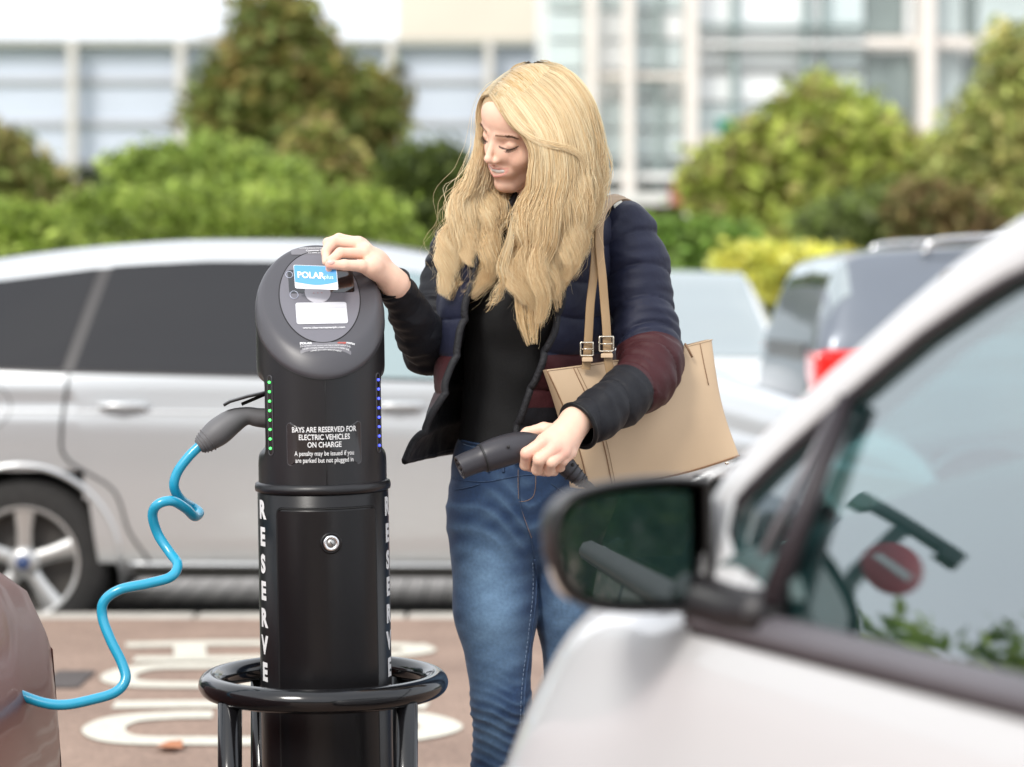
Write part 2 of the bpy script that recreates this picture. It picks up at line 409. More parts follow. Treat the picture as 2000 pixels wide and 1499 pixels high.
plant('dark_shrub', 'small dark green round shrub left of the woman', 'shrub', [blob(825, 355, 62, 42, 24), blob(850, 330, 36, 30, 24), blob(810, 400, 70, 40, 24)], 24, 5500, .08, [(.06, .085, .02), (.10, .13, .03)], 825, .05, 5)
plant('tan_shrub', 'yellowish dry shrub at the left edge below the panelled building', 'shrub', [blob(0, 330, 70, 50, 22), blob(60, 370, 80, 40, 22), blob(-30, 290, 40, 30, 22)], 22, 6000, .07, [(.33, .27, .11), (.22, .24, .07), (.16, .2, .05)], 10, .05, 6)
plant('willow_tree', 'broad light green tree in front of the glass building', 'tree',
      [blob(a, b, c, d, 27) for a, b, c, d in [(1600, 225, 75, 62), (1540, 290, 95, 75), (1665, 280, 95, 75), (1460, 330, 95, 55), (1600, 350, 120, 75), (1720, 350, 90, 60), (1430, 390, 75, 50), (1550, 415, 120, 40), (1760, 330, 65, 55), (1690, 400, 100, 45), (1400, 350, 50, 40)]],
      27, 17000, .095, [(.36, .42, .09), (.45, .50, .12), (.26, .31, .07), (.30, .26, .10)], 1590, .15, 7)
plant('autumn_tree', 'thin leaved green and orange tree at the right edge', 'tree',
      [blob(a, b, c, d, 24) for a, b, c, d in [(1975, 130, 50, 80), (1940, 240, 70, 60), (1990, 290, 80, 80), (1900, 330, 70, 55), (1960, 390, 90, 60), (2050, 200, 70, 120), (1890, 270, 40, 35)]],
      24, 9000, .075, [(.34, .37, .12), (.45, .41, .16), (.26, .29, .09)], 1985, .11, 8)
plant('red_shrub', 'rusty red shrub between the light green tree and the car roof pillar', 'shrub', [blob(1820, 425, 68, 42, 23), blob(1870, 440, 50, 38, 23)], 23, 6000, .07, [(.17, .11, .05), (.14, .15, .05), (.20, .16, .06)], 1830, .04, 9)
plant('low_shrub', 'low grey green shrub beside the rusty red shrub', 'shrub', [blob(1690, 435, 75, 32, 23.5), blob(1740, 420, 45, 35, 23.5), blob(1640, 450, 60, 22, 23.5)], 23.5, 6000, .07, [(.2, .26, .07), (.15, .18, .07)], 1690, .04, 10)
plant('yellow_bush', 'bright yellow flowering bush above the parked grey estate', 'bush', [blob(a, b, c, d, 17.5) for a, b, c, d in [(1460, 508, 60, 12), (1550, 510, 70, 12), (1625, 512, 50, 10), (1500, 522, 80, 16), (1480, 552, 40, 38), (1590, 525, 70, 12)]],
      17.5, 9000, .038, [(.74, .66, .12), (.80, .74, .18), (.50, .52, .10)], 1520, .04, 11)
plant('hedge', 'clipped green hedge to the right of the woman\'s shoulder', 'hedge', [blob(a, b, c, d, 18) for a, b, c, d in [(1300, 475, 80, 42), (1400, 490, 85, 38), (1480, 560, 70, 70), (1240, 500, 90, 60), (1350, 540, 120, 70)]],
      18, 14000, .05, [(.14, .24, .04), (.10, .17, .03), (.19, .28, .06)], 1370, .05, 12)

# ================================================================ buildings
def facade(Y):
    def f(b, x0, y0, x1, y1, d0=0.0, th=.2, mi=0):
        a = W(x0, y0, Y); c = W(x1, y1, Y)
        b.box(((a.x+c.x)/2, d0, (a.z+c.z)/2), (abs(c.x-a.x), th, abs(a.z-c.z)), mi=mi); return b
    return f
YA = 60.0; fa = facade(YA)
M_panel = mat('blue_grey_cladding', (.56, .61, .70), .45, var=.05, vscale=.5, bump=.1, bscale=8)
M_rail = mat('grey_rail', (.44, .44, .45), .6, var=.08)
M_post = mat('cream_post', (.60, .57, .53), .6, var=.08)
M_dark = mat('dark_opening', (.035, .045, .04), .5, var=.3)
M_conc = mat('pale_wall', (.66, .65, .62), .8, var=.06, vscale=.6)
t = thing('panelled_building', 'low pale building with blue grey panels and cream posts at the left', 'building', (0, YA, 0))
b = MB(); fa(b, -500, 86, 1165, 330, 6.3, 12); b.build('wall', M_conc, t)
b = MB()
for y0, y1 in ((92, 153), (163, 236), (246, 316)): fa(b, -500, y0, 1140, y1, .22, .1)
b.build('cladding_panel', M_panel, t)
for y in (158, 241, 318): b = MB(); fa(b, -500, y-5, 1150, y+5, .12, .12); b.build('rail', M_rail, t)
b = MB(); fa(b, -500, 78, 1160, 90, .0, .5); b.build('parapet', mat('parapet', (.42, .42, .38), .7), t)
for x in (-220, 147, 357, 765, 955, 1140): b = MB(); fa(b, x-8, 84, x+8, 660, -.35, .35); b.build('post', M_post, t)
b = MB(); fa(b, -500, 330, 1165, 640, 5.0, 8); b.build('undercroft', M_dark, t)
b = MB(); fa(b, 365, 200, 470, 300, .1, .1); b.build('loading_door', M_dark, t)
b = MB(); fa(b, 385, 60, 470, 84, 2, 3); b.build('plant_room', M_rail, t)
t = thing('block_building', 'plain beige block standing behind the panelled building', 'building', (0, 80, 0))
fb = facade(80); b = MB(); fb(b, 776, -160, 1062, 640, 5, 10); b.build('wall', mat('beige_render', (.66, .60, .49), .8, var=.04, vscale=.4), t)
b = MB(); fb(b, 770, -170, 1068, -160, 5, 10.4); b.build('roof', M_rail, t)

YB = 46.0; fc = facade(YB)
M_cream = mat('cream_frame', (.78, .72, .66), .5, var=.06)
M_white = mat('white_frame', (.84, .84, .82), .5, var=.05)
M_glz = mat('pale_glazing', (.58, .66, .66), .12, var=.10, vscale=.35, spec=.8)
M_glw = mat('bright_glazing', (.86, .88, .88), .15, var=.06, vscale=.3, spec=.8)
M_glb = mat('blue_glazing', (.46, .53, .52), .10, var=.2, vscale=.6, spec=.8)
M_glk = mat('dark_glazing', (.17, .21, .20), .08, var=.4, vscale=.5, spec=.8)
M_teal = mat('teal_frame', (.27, .34, .33), .4)
t = thing('glass_building', 'tall pale glass fronted building with cream columns at the right', 'building', (0, YB, 0))
b = MB(); fc(b, 1060, -700, 2600, 400, 6.5, 12); b.build('wall', M_white, t)
def win(x0, y0, x1, y1, m, d=.3):
    b = MB(); fc(b, x0, y0, x1, y1, d, .12); return b.build('window', m, t)
r0 = random.Random(3)
for i, (x0, x1) in enumerate(((1068, 1140), (1170, 1216), (1236, 1285), (1290, 1334))):
    for y in range(-150, 380, 58):
        win(x0, y, x1, y+50, [M_glz, M_glw, M_glb, M_glz][r0.randrange(4)])
for x in (1285, 1334): win(1250 if x == 1285 else 1300, 322, x, 372, M_glk, .2)
win(1180, 320, 1214, 372, M_glk, .2)
for (x0, x1) in ((1362, 1428), (1442, 1568), (1584, 1604), (1618, 1690)):
    for (y0, y1) in ((-150, -60), (-50, 44), (58, 72), (96, 132), (146, 196), (205, 260), (268, 360)):
        win(x0, y0, x1, y1, M_glw if y0 < 190 and x0 < 1610 else M_glz)
for (x0, x1, m) in ((1695, 1768, M_glk), (1772, 1786, M_glw), (1822, 1884, M_glb), (1890, 1912, M_glk), (1916, 2100, M_glb)):
    for (y0, y1) in ((-150, -60), (-50, 66), (100, 262), (290, 395)): win(x0, y0, x1, y1, m if y0 < 280 else M_glb)
win(1745, 100, 1786, 262, M_glk, .2)
for x, w, m in ((1153, 10, M_cream), (1226, 10, M_cream), (1347, 12, M_cream), (1804, 15, M_cream), (2120, 15, M_cream)):
    b = MB(); fc(b, x-w, -400, x+w, 640, -.2, .5); b.build('column', m, t)
for x, w in ((1435, 7), (1575, 7), (1611, 5), (1288, 4)): b = MB(); fc(b, x-w, -300, x+w, 400, .1, .2); b.build('mullion', M_teal, t)
for (x0, y0, x1, y1, m) in ((1690, 74, 2300, 94, M_cream), (1360, 48, 1690, 56, M_teal), (1360, 84, 1690, 92, M_white), (1160, 340, 1360, 352, M_white), (1360, 262, 2300, 282, M_cream), (1160, 145, 1345, 155, M_cream)):
    b = MB(); fc(b, x0, y0, x1, y1, -.05, .3); b.build('beam', m, t)
b = MB(); fc(b, 1060, 378, 2600, 402, -.3, .6); b.build('plinth', M_conc, t)
b = MB(); fc(b, 1060, 402, 2600, 640, 3, 6); b.build('base_wall', mat('brown_wall', (.17, .12, .09), .9), t)
b = MB(); fc(b, 1396, 236, 1452, 263, -.5, .12); o = b.build('shop_sign', mat('green_sign', (.01, .23, .17), .5)); o.location = (0, YB, 0); tag(o, 'small green panel sign fixed to the glass building', 'sign')
b = MB(); fc(b, 1255, 398, 1345, 428, -2, .3); o = b.build('barrier', mat('red_barrier', (.40, .09, .07), .6)); o.location = (0, YB-6, 0); tag(o, 'low reddish barrier beyond the clipped hedge', 'barrier')

M_trim0 = mat('dark_metal', (.05, .06, .06), .5); M_wt0 = mat('sign_white', (.5, .52, .54), .4)
# ================================================================ behind the camera, partly added to be reflected, and off to the left (seen in paint, glass and mirror)
t = thing('added_brick_building', 'grey brick building behind the photographer, added to give reflections a horizon', 'building', (0, -46, 0))  # unseen building, added so glossy surfaces have a horizon to reflect
MB().box((0, 0, 3.6), (70, 6, 7.2)).build('wall', mat('brown_brick', (.26, .24, .22), .9, var=.2, vscale=3), t)
for i in range(-8, 9): MB().box((i*3.8, 3.02, 3.9), (2.2, .08, 1.6)).build('window', M_glk, t)
MB().box((0, 0, 7.3), (71, 7, .25)).build('roof', M_rail, t)
def side_tree(name, label, x, y, h, rad, n, cols, seed):
    t = thing(name, label, 'tree', (x, y, 0), group='trees seen only in reflections'); r = np.random.default_rng(seed)
    lob = [(r.normal()*rad*.35, r.normal()*rad*.35, h-rad*(.5+1.1*k/5), rad*(.45+.12*k), rad*(.45+.12*k), rad*.5) for k in range(6)]
    crown('crown', lob, n*2, .065, cols, t, seed); trunk('trunk', (0, 0, 0), (0, 0, h*.8), .12, t, [l[:3] for l in lob], seed)
DG = [(.06, .10, .03), (.09, .13, .04), (.045, .07, .02)]
side_tree('tree', 'dark green tree behind the photographer to the left, added to darken reflections', -11, -24, 6.0, 2.6, 5000, DG, 51)  # this and the next two are unseen, added to darken reflections
side_tree('tree', 'dark green tree straight behind the photographer, added to darken reflections', -3.5, -26, 5.6, 2.4, 5000, DG, 52)
side_tree('tree', 'dark green tree behind the photographer to the right, added to darken reflections', 6, -22, 6.2, 2.6, 5000, DG, 53)
side_tree('tree', 'large dark green tree reflected in the wing mirror of the white car', 4.2, -9.5, 4.6, 2.2, 6000, DG, 56)
side_tree('tree', 'dark green tree behind the one reflected in the wing mirror', 8.5, -13, 5.0, 2.4, 6000, DG, 57)
side_tree('tree', 'leafy green tree whose top shows in the car side window beside the reflected shop', -10.2, 9.9, 4.85, .8, 6000, G1, 54)
side_tree('tree', 'leafy green tree whose top shows at the low right of the car side window', -9.7, 7.2, 5.25, .9, 6000, G1, 55)
# shop corner off to the left
t = thing('shop_building', 'flat roofed shop with a grey fascia reflected in the quarter window of the white car', 'building', (-10.9, 10.7, 0), math.atan2(.8, .6))
MB().box((3, 2, 2.85), (6, 4, 5.7)).build('wall', M_dark, t)
MB().box((2.9, -.03, 5.25), (6.2, .3, .85)).build('fascia', M_panel, t)
MB().box((2.95, -.05, 4.78), (6.1, .3, .06)).build('gutter', M_white, t)
for i, (c, w) in enumerate((((.04, .30, .28), 1.0), ((.30, .42, .05), .16), ((.35, .45, .5), .2), ((.02, .12, .35), .3), ((.30, .42, .05), .12), ((.25, .4, .42), .7))):
    MB().box((1.2+i*.72, -.05, 4.0), (w*.8, .06, 1.3)).build('window', mat('shop_display', c, .4), t)
t = thing('no_entry_sign', 'round red no entry sign on a tall pole, mirrored in the side window', 'sign', (-7.46, 7.62, -.30), math.atan2(.82, .57))
V, Fc = tube([(0, 0, 0), (0, 0, 4.62)], .045, 12); mesh_obj('pole', V, Fc, M_trim0, t)
o = MB().box((.0, -.0, 4.66), (.62, .10, .07)).build('arm', M_trim0, t); bevel(o, .015, 2)
for sx in (-.27, .27): o = MB().box((sx, 0, 4.64), (.13, .15, .10)).build('lamp', M_trim0, t); bevel(o, .02, 2)
V, Fc = lathe([(.0005, .02), (.145, .02), (.15, .01), (.15, -.01), (.0005, -.012)], 40); V = V[:, [0, 2, 1]]*[1, -1, 1]
ds = mesh_obj('disc', V+np.array([-.10, -.10, 4.36]), Fc, mat('sign_red', (.33, .06, .08), .5), t)
MB().box((-.10, -.124, 4.36), (.20, .004, .05)).build('bar', M_wt0, ds)

for nm, lab, x0, x1, sd_ in (('woodland', 'far dark green woodland beyond the right end of the glass building', 24, 95, 61), ('woodland', 'far dark green woodland beyond the left end of the panelled building', -110, -22, 62)):
    t = crown(nm, [(x0+(x1-x0)*(k+.5)/9, 74, 3.0+1.2*math.sin(k*2.1), 6.5, 4, 4.6) for k in range(9)], 9000, .5, [(.10, .14, .05), (.07, .10, .035), (.15, .18, .07)], None, sd_); tag(t, lab, 'woodland', kind='stuff')
# ================================================================ cars
class Car:
    """loft: stations {s: [(y,z)*k]} , +s is forward; z above ground"""
    def __init__(s, st):
        s.xs = np.array(sorted(st)); s.C = np.array([st[k] for k in s.xs], float)
        d = np.gradient(s.C, s.xs, axis=0)
        # monotone-limited slopes
        dl = np.diff(s.C, axis=0)/np.diff(s.xs)[:, None, None]
        for i in range(1, len(s.xs)-1):
            m = dl[i-1]*dl[i] <= 0; lim = 2.5*np.minimum(abs(dl[i-1]), abs(dl[i]))
            d[i] = np.where(m, 0, np.sign(d[i])*np.minimum(abs(d[i]), lim))
        s.D = d
    def ctrl(s, x):
        x = min(max(x, s.xs[0]), s.xs[-1]); i = min(np.searchsorted(s.xs, x, 'right')-1, len(s.xs)-2); i = max(i, 0)
        h = s.xs[i+1]-s.xs[i]; t = (x-s.xs[i])/h
        return ((2*t**3-3*t*t+1)*s.C[i]+(t**3-2*t*t+t)*h*s.D[i]+(-2*t**3+3*t*t)*s.C[i+1]+(t**3-t*t)*h*s.D[i+1])
    def sec(s, x, n=61):
        P = cr(s.ctrl(x), n)
        return P
    def y(s, x, z):
        P = s.sec(x, 81); k = int(81*s.side); zz = np.maximum.accumulate(P[:k, 1]); return np.interp(z, zz, P[:k, 0])
    side = .86
    def pt(s, x, t, sg=1):
        P = s.sec(x, 81); u = t*80; i = min(int(u), 79); f = u-i; q = P[i]*(1-f)+P[i+1]*f
        return np.array([x, sg*q[0], q[1]])
    def body(s, name, m, parent, nx=110, ns=31, arches=(), open_top=False):
        X = np.linspace(s.xs[0], s.xs[-1], nx); V = []
        for x in X:
            P = s.sec(x, ns)
            for y, z in P: V.append((x, y, z))
            for y, z in P[::-1][1:]: V.append((x, -y, z))
        k = 2*ns-1; V = np.array(V); Fc = []
        for i in range(nx-1):
            for j in range(k-1):
                q = (i*k+j, i*k+j+1, (i+1)*k+j+1, (i+1)*k+j); c = V[list(q)].mean(0)
                if any((c[0]-ax)**2+(c[2]-az)**2 < ar*ar for ax, az, ar in arches) and abs(c[1]) > .5: continue
                if open_top and open_top(c): continue
                Fc.append(q[::-1])
        Fc += [tuple(range(k)), tuple((nx-1)*k+j for j in range(k))[::-1]]
        return mesh_obj(name, V, Fc, m, parent)
    def patch(s, name, bot, top, m, parent, off=.006, n=(18, 8), sg=1, thick=0.0):
        """side patch between lower and upper polylines given in (s,z)"""
        B = resample(np.c_[np.array(bot, float), np.zeros(len(bot))], n[0]); T = resample(np.c_[np.array(top, float), np.zeros(len(top))], n[0])
        V = []
        for i in range(n[0]):
            for j in range(n[1]):
                t = j/(n[1]-1); x, z = (B[i]*(1-t)+T[i]*t)[:2]
                y = s.y(x, z); V.append((x, sg*(y+off), z+off*.3))
        Fc = grid_faces(n[0], n[1]);
        if sg < 0: Fc = Fc[:, ::-1]
        o = mesh_obj(name, V, Fc[:, ::-1], m, parent)
        if thick: solid(o, thick, 0)
        return o
    def line(s, name, pts, m, parent, r=.004, off=0.0, sg=1, n=40):
        P = resample(cr(np.c_[np.array(pts, float), np.zeros(len(pts))], 60), n)
        Q = [(p[0], sg*(s.y(p[0], p[1])+off), p[1]) for p in P]
        V, Fc = tube(Q, r, 6); return mesh_obj(name, V, Fc, m, parent)
    def top_patch(s, name, f, t0, t1, m, parent, n=(14, 12), off=.006, both=True):
        """f(u,t)-> station ; screens across the car"""
        V = []
        ts = np.r_[np.linspace(t0, t1, n[1]), ]
        for u in np.linspace(0, 1, n[0]):
            row = [s.pt(f(u, t), t) for t in ts]
            row2 = [np.array([p[0], -p[1], p[2]]) for p in row[::-1]]
            V += [p+np.array([off*.6, 0, off]) for p in row+row2[1 if t1 >= 1 else 0:]]
        k = len(V)//n[0]
        return mesh_obj(name, V, grid_faces(n[0], k), m, parent)

M_tyre = mat('tyre_rubber', (.018, .017, .016), .85, var=.25, vscale=30, bump=.2)
M_rim = mat('alloy', (.52, .52, .51), .32, metal=.75, var=.05)
M_well = mat('wheel_well', (.012, .012, .012), .9)
M_trim = mat('black_trim', (.02, .018, .02), .45, var=.1)
M_seam = mat('panel_gap', (.05, .05, .05), .7)
M_chrome = mat('bright_trim', (.7, .7, .7), .2, metal=1)
M_tint = glass_mat('tinted_glass', (.016, .015, .018), .035)
M_screen = glass_mat('screen_glass', (.10, .13, .13), .40)
def wheel(parent, x, y, z, r, rr, sg, spokes=5, blue=False, rot=0.3):
    """tyre with rim child; outer face at y (sg side)"""
    w = .2
    prof = [(rr-.01, -w/2), (rr+.01, -w/2-.004), (r-.03, -w/2), (r-.006, -w/2+.03), (r, 0), (r-.006, w/2-.03), (r-.03, w/2), (rr+.01, w/2+.004), (rr-.01, w/2)]
    V, Fc = lathe(prof, 48)
    def place(V): V = np.asarray(V, float); return np.stack([x+V[:, 0], y-sg*w/2+sg*V[:, 2], z+V[:, 1]], 1)
    wh = mesh_obj('wheel', place(V), Fc, M_tyre, parent)
    b = MB()
    V, Fc = lathe([(rr, w/2-.005), (rr-.012, w/2+.002), (rr-.026, w/2-.006), (rr-.03, w/2-.10)], 48); b.add(place(V), Fc)
    for i in range(spokes):
        a = rot+i*2*math.pi/spokes; c, s = math.cos(a), math.sin(a); q = []
        for rad, hw, zz in ((.035, .030, w/2-.02), (rr*.55, .030, w/2-.012), (rr-.02, .042, w/2-.006)):
            for t, dz in ((-1, -.012), (-.7, 0), (.7, 0), (1, -.012)): q.append((rad*c-s*hw*t, rad*s+c*hw*t, zz+dz))
        b.add(place(q), [(i*4+j, i*4+j+1, (i+1)*4+j+1, (i+1)*4+j) for i in range(2) for j in range(3)])
    V, Fc = lathe([(.001, w/2-.004), (.03, w/2-.004), (.062, w/2-.012), (.065, w/2-.04)], 24); b.add(place(V), Fc)
    b.build('rim', M_rim, wh, True)
    V, Fc = lathe([(.0005, w/2-.09), (rr-.03, w/2-.10)], 32); mesh_obj('brake_disc', place(V), Fc, mat('brake', (.05, .045, .04), .6), wh)
    if blue:
        V, Fc = lathe([(.0005, w/2+.004), (.026, w/2+.002), (.03, w/2-.006)], 24); mesh_obj('hub_cap', place(V), Fc, mat('hub_blue', (.03, .06, .16), .3), wh)
    return wh
def arch(parent, car, ax, az, ar, m, sg=1):
    a = np.linspace(-.25, math.pi+.25, 44); P = [(ax+ar*math.cos(t), sg*(car.y(ax+ar*math.cos(t), max(az+ar*math.sin(t), .2))-.004), az+ar*math.sin(t)) for t in a]
    V, Fc = tube(P, .013, 8); mesh_obj('arch_lip', V, Fc, m, parent)
    V = []; n = 40
    for t in np.linspace(-.4, math.pi+.4, n):
        x, z = ax+(ar-.002)*math.cos(t), az+(ar-.002)*math.sin(t); yo = car.y(x, max(z, .2))
        V += [(x, sg*(yo-.012), z), (x, sg*(yo-.34), z), (ax, sg*(yo-.345), az)]
    Fc = []
    for i in range(n-1):
        Fc += [(3*i, 3*i+1, 3*i+4, 3*i+3), (3*i+1, 3*i+2, 3*i+5, 3*i+4)]
    mesh_obj('wheel_well', V, Fc, M_well, parent)
def paint(name, col, metal=.35, rough=.33):
    m = mat(name, col, rough, metal=metal, var=.02, vscale=2, coat=1.0); return m

# ---------- silver people carrier, seen side-on behind the post
def sec8(w, zs, zb, ze, zc, ye, yt=None):
    """w half width, sill height, belt height, edge height, centre height, roof edge half width"""
    return [(w-.13, zs-.02), (w-.035, zs+.05), (w-.01, .50 if zb > .6 else zs+.12), (w, zb*.55+.25 if zb > .6 else zs+.2), (w-.012, zb-.15), (w-.035, zb), (ye, ze), (ye-.10, ze+(zc-ze)*.75), (ye*.5, zc-.006), (0, zc)]
P_silver = paint('silver_paint', (.56, .58, .59), .6, .30)
st = {-2.90: sec8(.62, .34, .80, .84, .87, .50), -2.82: sec8(.80, .28, .97, 1.02, 1.05, .60), -2.62: sec8(.88, .30, 1.05, 1.22, 1.27, .64), -2.38: sec8(.92, .29, 1.09, 1.43, 1.485, .65),
      -2.1: sec8(.935, .28, 1.10, 1.475, 1.54, .66), -1.57: sec8(.94, .28, 1.10, 1.535, 1.60, .67), -1.2: sec8(.94, .28, 1.098, 1.55, 1.62, .67), -.8: sec8(.94, .28, 1.09, 1.545, 1.62, .67),
      -.45: sec8(.94, .28, 1.08, 1.51, 1.585, .67), -.1: sec8(.94, .28, 1.07, 1.43, 1.50, .67), .3: sec8(.94, .28, 1.05, 1.24, 1.31, .69), .7: sec8(.935, .28, 1.02, 1.06, 1.12, .74),
      1.05: sec8(.92, .29, .93, .96, 1.0, .74), 1.4: sec8(.89, .30, .82, .85, .88, .70), 1.65: sec8(.82, .28, .70, .74, .76, .6), 1.78: sec8(.6, .34, .56, .58, .6, .4)}
sc = Car(st)
SY = 9.45+.94
T = thing('silver_car', 'silver people carrier with tinted rear windows parked side-on behind the charging post', 'car', (0, SY, RZ))
# local -y faces the camera: sg=-1
WX1, WX2, WR = -1.92, .95, .33
sc.body('body', P_silver, T, 150, 33, [(WX1, WR, .385), (WX2, WR, .385)])
for ax in (WX1, WX2):
    for sg in (1, -1):
        arch(T, sc, ax, WR, .385, P_silver, sg); wheel(T, ax, sg*(.905), WR, .335, .232, sg, blue=True)
belt = lambda x: np.interp(x, [-2.4, -1.7, -.9, -.1, .5], [1.105, 1.085, 1.065, 1.045, 1.03])
topg = lambda x: np.interp(x, [-2.45, -2.1, -1.57, -1.2, -.8, -.4, -.1, .3, .5], [1.30, 1.43, 1.497, 1.515, 1.51, 1.475, 1.395, 1.20, 1.09])
def sidewin(name, x0b, x0t, x1b, x1t, m, sg=-1, parent=None, lo=0.0):
    bb = [(x, belt(x)+lo) for x in np.linspace(x0b, x1b, 9)]; tt = [(x, topg(x)) for x in np.linspace(x0t, x1t, 9)]
    return sc.patch(name, bb, tt, m, parent or T, .010, (26, 12), sg)
for sg in (-1, 1):
    sidewin('window_surround', -2.46, -2.36, .44, .20, M_trim, sg, lo=-.012).location = (0, -sg*.004, 0)
    sidewin('rear_quarter_window', -2.40, -2.33, -1.765, -1.655, M_tint, sg)
    dr = sc.patch('door', [(-1.62, .33), (-.62, .33)], [(-1.72, belt(-1.7)-.02), (-.62, belt(-.6)-.02)], P_silver, T, .003, (20, 14), sg)
    sidewin('window', -1.715, -1.60, -.62, -.60, M_tint, sg, dr)
    sc.line('seam', [(-1.735, 1.07), (-1.76, .86), (-1.74, .74), (-1.56, .62), (-1.50, .46), (-1.42, .34)], M_seam, dr, .006, .003, sg)
    sc.line('seam', [(-.60, 1.06), (-.60, .6), (-.60, .33)], M_seam, dr, .006, .003, sg)
    d2 = sc.patch('door', [(-.56, .33), (.42, .33)], [(-.56, belt(-.5)-.02), (.42, belt(.4)-.02)], P_silver, T, .003, (20, 14), sg)
    sidewin('window', -.56, -.545, .36, .12, glass_mat('clear_door_glass', (.16, .24, .25), .22), sg, d2)
    sc.line('seam', [(.45, 1.02), (.47, .6), (.45, .33)], M_seam, d2, .004, .003, sg)
    for x, D in ((-1.52, dr), (-.44, d2)):
        y = sg*(sc.y(x, .945)); b = MB(); V, Fc = tube(cr([(x-.095, y+sg*.006, .945), (x-.05, y+sg*.034, .95), (x+.05, y+sg*.034, .95), (x+.095, y+sg*.006, .945)], 14), .014, 8); b.add(V, Fc)
        b.build('handle', P_silver, D, True)
        sc.patch('handle_recess', [(x-.07, .915), (x, .897), (x+.07, .915)], [(x-.07, .935), (x+.07, .935)], mat('recess', (.25, .25, .25), .5, metal=.4), D, .004, (10, 5), sg)
    sc.line('crease', [(-2.7, .93), (-1.6, .925), (-.4, .91), (.5, .89)], P_silver, T, .010, -.004, sg, 60)
    sc.line('sill_strip', [(-1.5, .325), (-.4, .32), (.5, .32)], P_silver, T, .011, .002, sg, 40)
    sc.patch('sill', [(-1.49, .27), (.52, .27)], [(-1.49, .325), (.52, .325)], mat('sill_grey', (.10, .10, .09), .6), T, .006, (20, 4), sg)
    sc.line('fuel_cap_seam', [(-2.05+.09*math.cos(a), .945+.085*math.sin(a)) for a in np.linspace(0, 6.28, 13)], M_seam, T, .0025, .0, sg, 40)
sc.top_patch('windscreen', lambda u, t: -.10+u*.75, .70, 1.0, M_screen, T)
sc.top_patch('rear_window', lambda u, t: -2.72+u*.27, .70, 1.0, M_tint, T)
sc.top_patch('roof_panel', lambda u, t: -2.35+u*2.15, .80, 1.0, P_silver, T, off=.003)

# ---------- generic small cars further back
def simple_car(name, label, st, loc, rz, pm, wx, wr=.31, belt=None, tops=None, wins=(), ws=None, rw=None, lamps=(), group=None):
    c = Car(st); T = thing(name, label, 'car', loc, rz, group)
    c.body('body', pm, T, 90, 27, [(a, wr, wr+.07) for a in wx])
    for a in wx:
        for sg in (1, -1): arch(T, c, a, wr, wr+.07, pm, sg); wheel(T, a, sg*(c.y(a, .4)-.03), wr, wr, wr-.10, sg)
    for sg in (-1, 1):
        for (x0b, x0t, x1b, x1t) in wins:
            c.patch('window', [(x, np.interp(x, *belt)) for x in np.linspace(x0b, x1b, 7)], [(x, np.interp(x, *tops)) for x in np.linspace(x0t, x1t, 7)], M_tint, T, .01, (16, 8), sg)
        for (nm, b0, b1, m) in lamps: c.patch(nm, b0, b1, m, T, .010, (8, 6), sg)
    if ws: c.top_patch('windscreen', lambda u, t: ws[0]+u*(ws[1]-ws[0]), ws[2], 1.0, M_screen, T)
    if rw: c.top_patch('rear_window', lambda u, t: rw[0]+u*(rw[1]-rw[0]), rw[2], 1.0, M_screen, T)
    return T, c
def hatch(scale=1.0):
    return {-1.95: sec8(.66, .34, .72, .76, .8, .5), -1.86: sec8(.80, .28, .90, .96, 1.0, .58), -1.66: sec8(.84, .25, .95, 1.22, 1.27, .56), -1.4: sec8(.86, .22, .96, 1.37, 1.42, .56), -.7: sec8(.87, .22, .95, 1.42, 1.48, .57),
            -.1: sec8(.87, .22, .93, 1.40, 1.46, .57), .35: sec8(.87, .22, .92, 1.22, 1.28, .60), .95: sec8(.86, .23, .88, .94, .98, .66), 1.4: sec8(.84, .25, .82, .86, .9, .62), 1.8: sec8(.76, .3, .68, .72, .75, .5), 1.95: sec8(.55, .36, .52, .55, .57, .35)}
bl = ([-2, 2], [.98, .92]); tp = ([-1.7, -1.4, -.7, -.1, .35, .8], [1.15, 1.31, 1.36, 1.34, 1.17, .98])
P_white = paint('white_paint', (.70, .71, .70), .0, .3)
hs = hatch()
T, c = simple_car('white_car', 'pale car facing the camera whose screen shows between the woman and the grey estate', {k: [(y*1.02, z*1.03) for y, z in v] for k, v in hs.items()},
                  (.86, 14.6, RZ), R(-90), P_white, (-1.25, 1.2), belt=bl, tops=tp, wins=((-1.5, -1.4, -.75, -.72), (-.68, -.66, .55, .15)), ws=(-.08, .93, .70), rw=(-1.8, -1.5, .7),
                  lamps=(('headlight', [(1.45, .62), (1.78, .60)], [(1.45, .74), (1.78, .68)], M_chrome),))
P_grey = mat('grey_paint', (.15, .17, .20), .3, metal=.4, var=.03, coat=.6)
M_redlamp = mat('red_lamp', (.80, .010, .008), .2, coat=1)
M_clear = mat('clear_lamp', (.6, .6, .58), .2, coat=1)
M_plate = mat('dark_plate', (.10, .10, .10), .4)
es = {-2.15: sec8(.74, .34, .96, 1.02, 1.05, .60), -2.10: sec8(.84, .28, 1.17, 1.22, 1.25, .66), -1.98: sec8(.86, .26, 1.18, 1.48, 1.54, .63), -1.80: sec8(.87, .24, 1.18, 1.53, 1.59, .62), -.7: sec8(.88, .22, 1.17, 1.56, 1.62, .62),
      -.0: sec8(.88, .22, 1.15, 1.52, 1.58, .60), .5: sec8(.88, .22, .96, 1.24, 1.30, .62), 1.05: sec8(.87, .23, .92, .98, 1.03, .66), 1.6: sec8(.84, .25, .84, .88, .92, .62), 2.0: sec8(.76, .3, .68, .72, .75, .5), 2.15: sec8(.55, .36, .52, .55, .57, .35)}
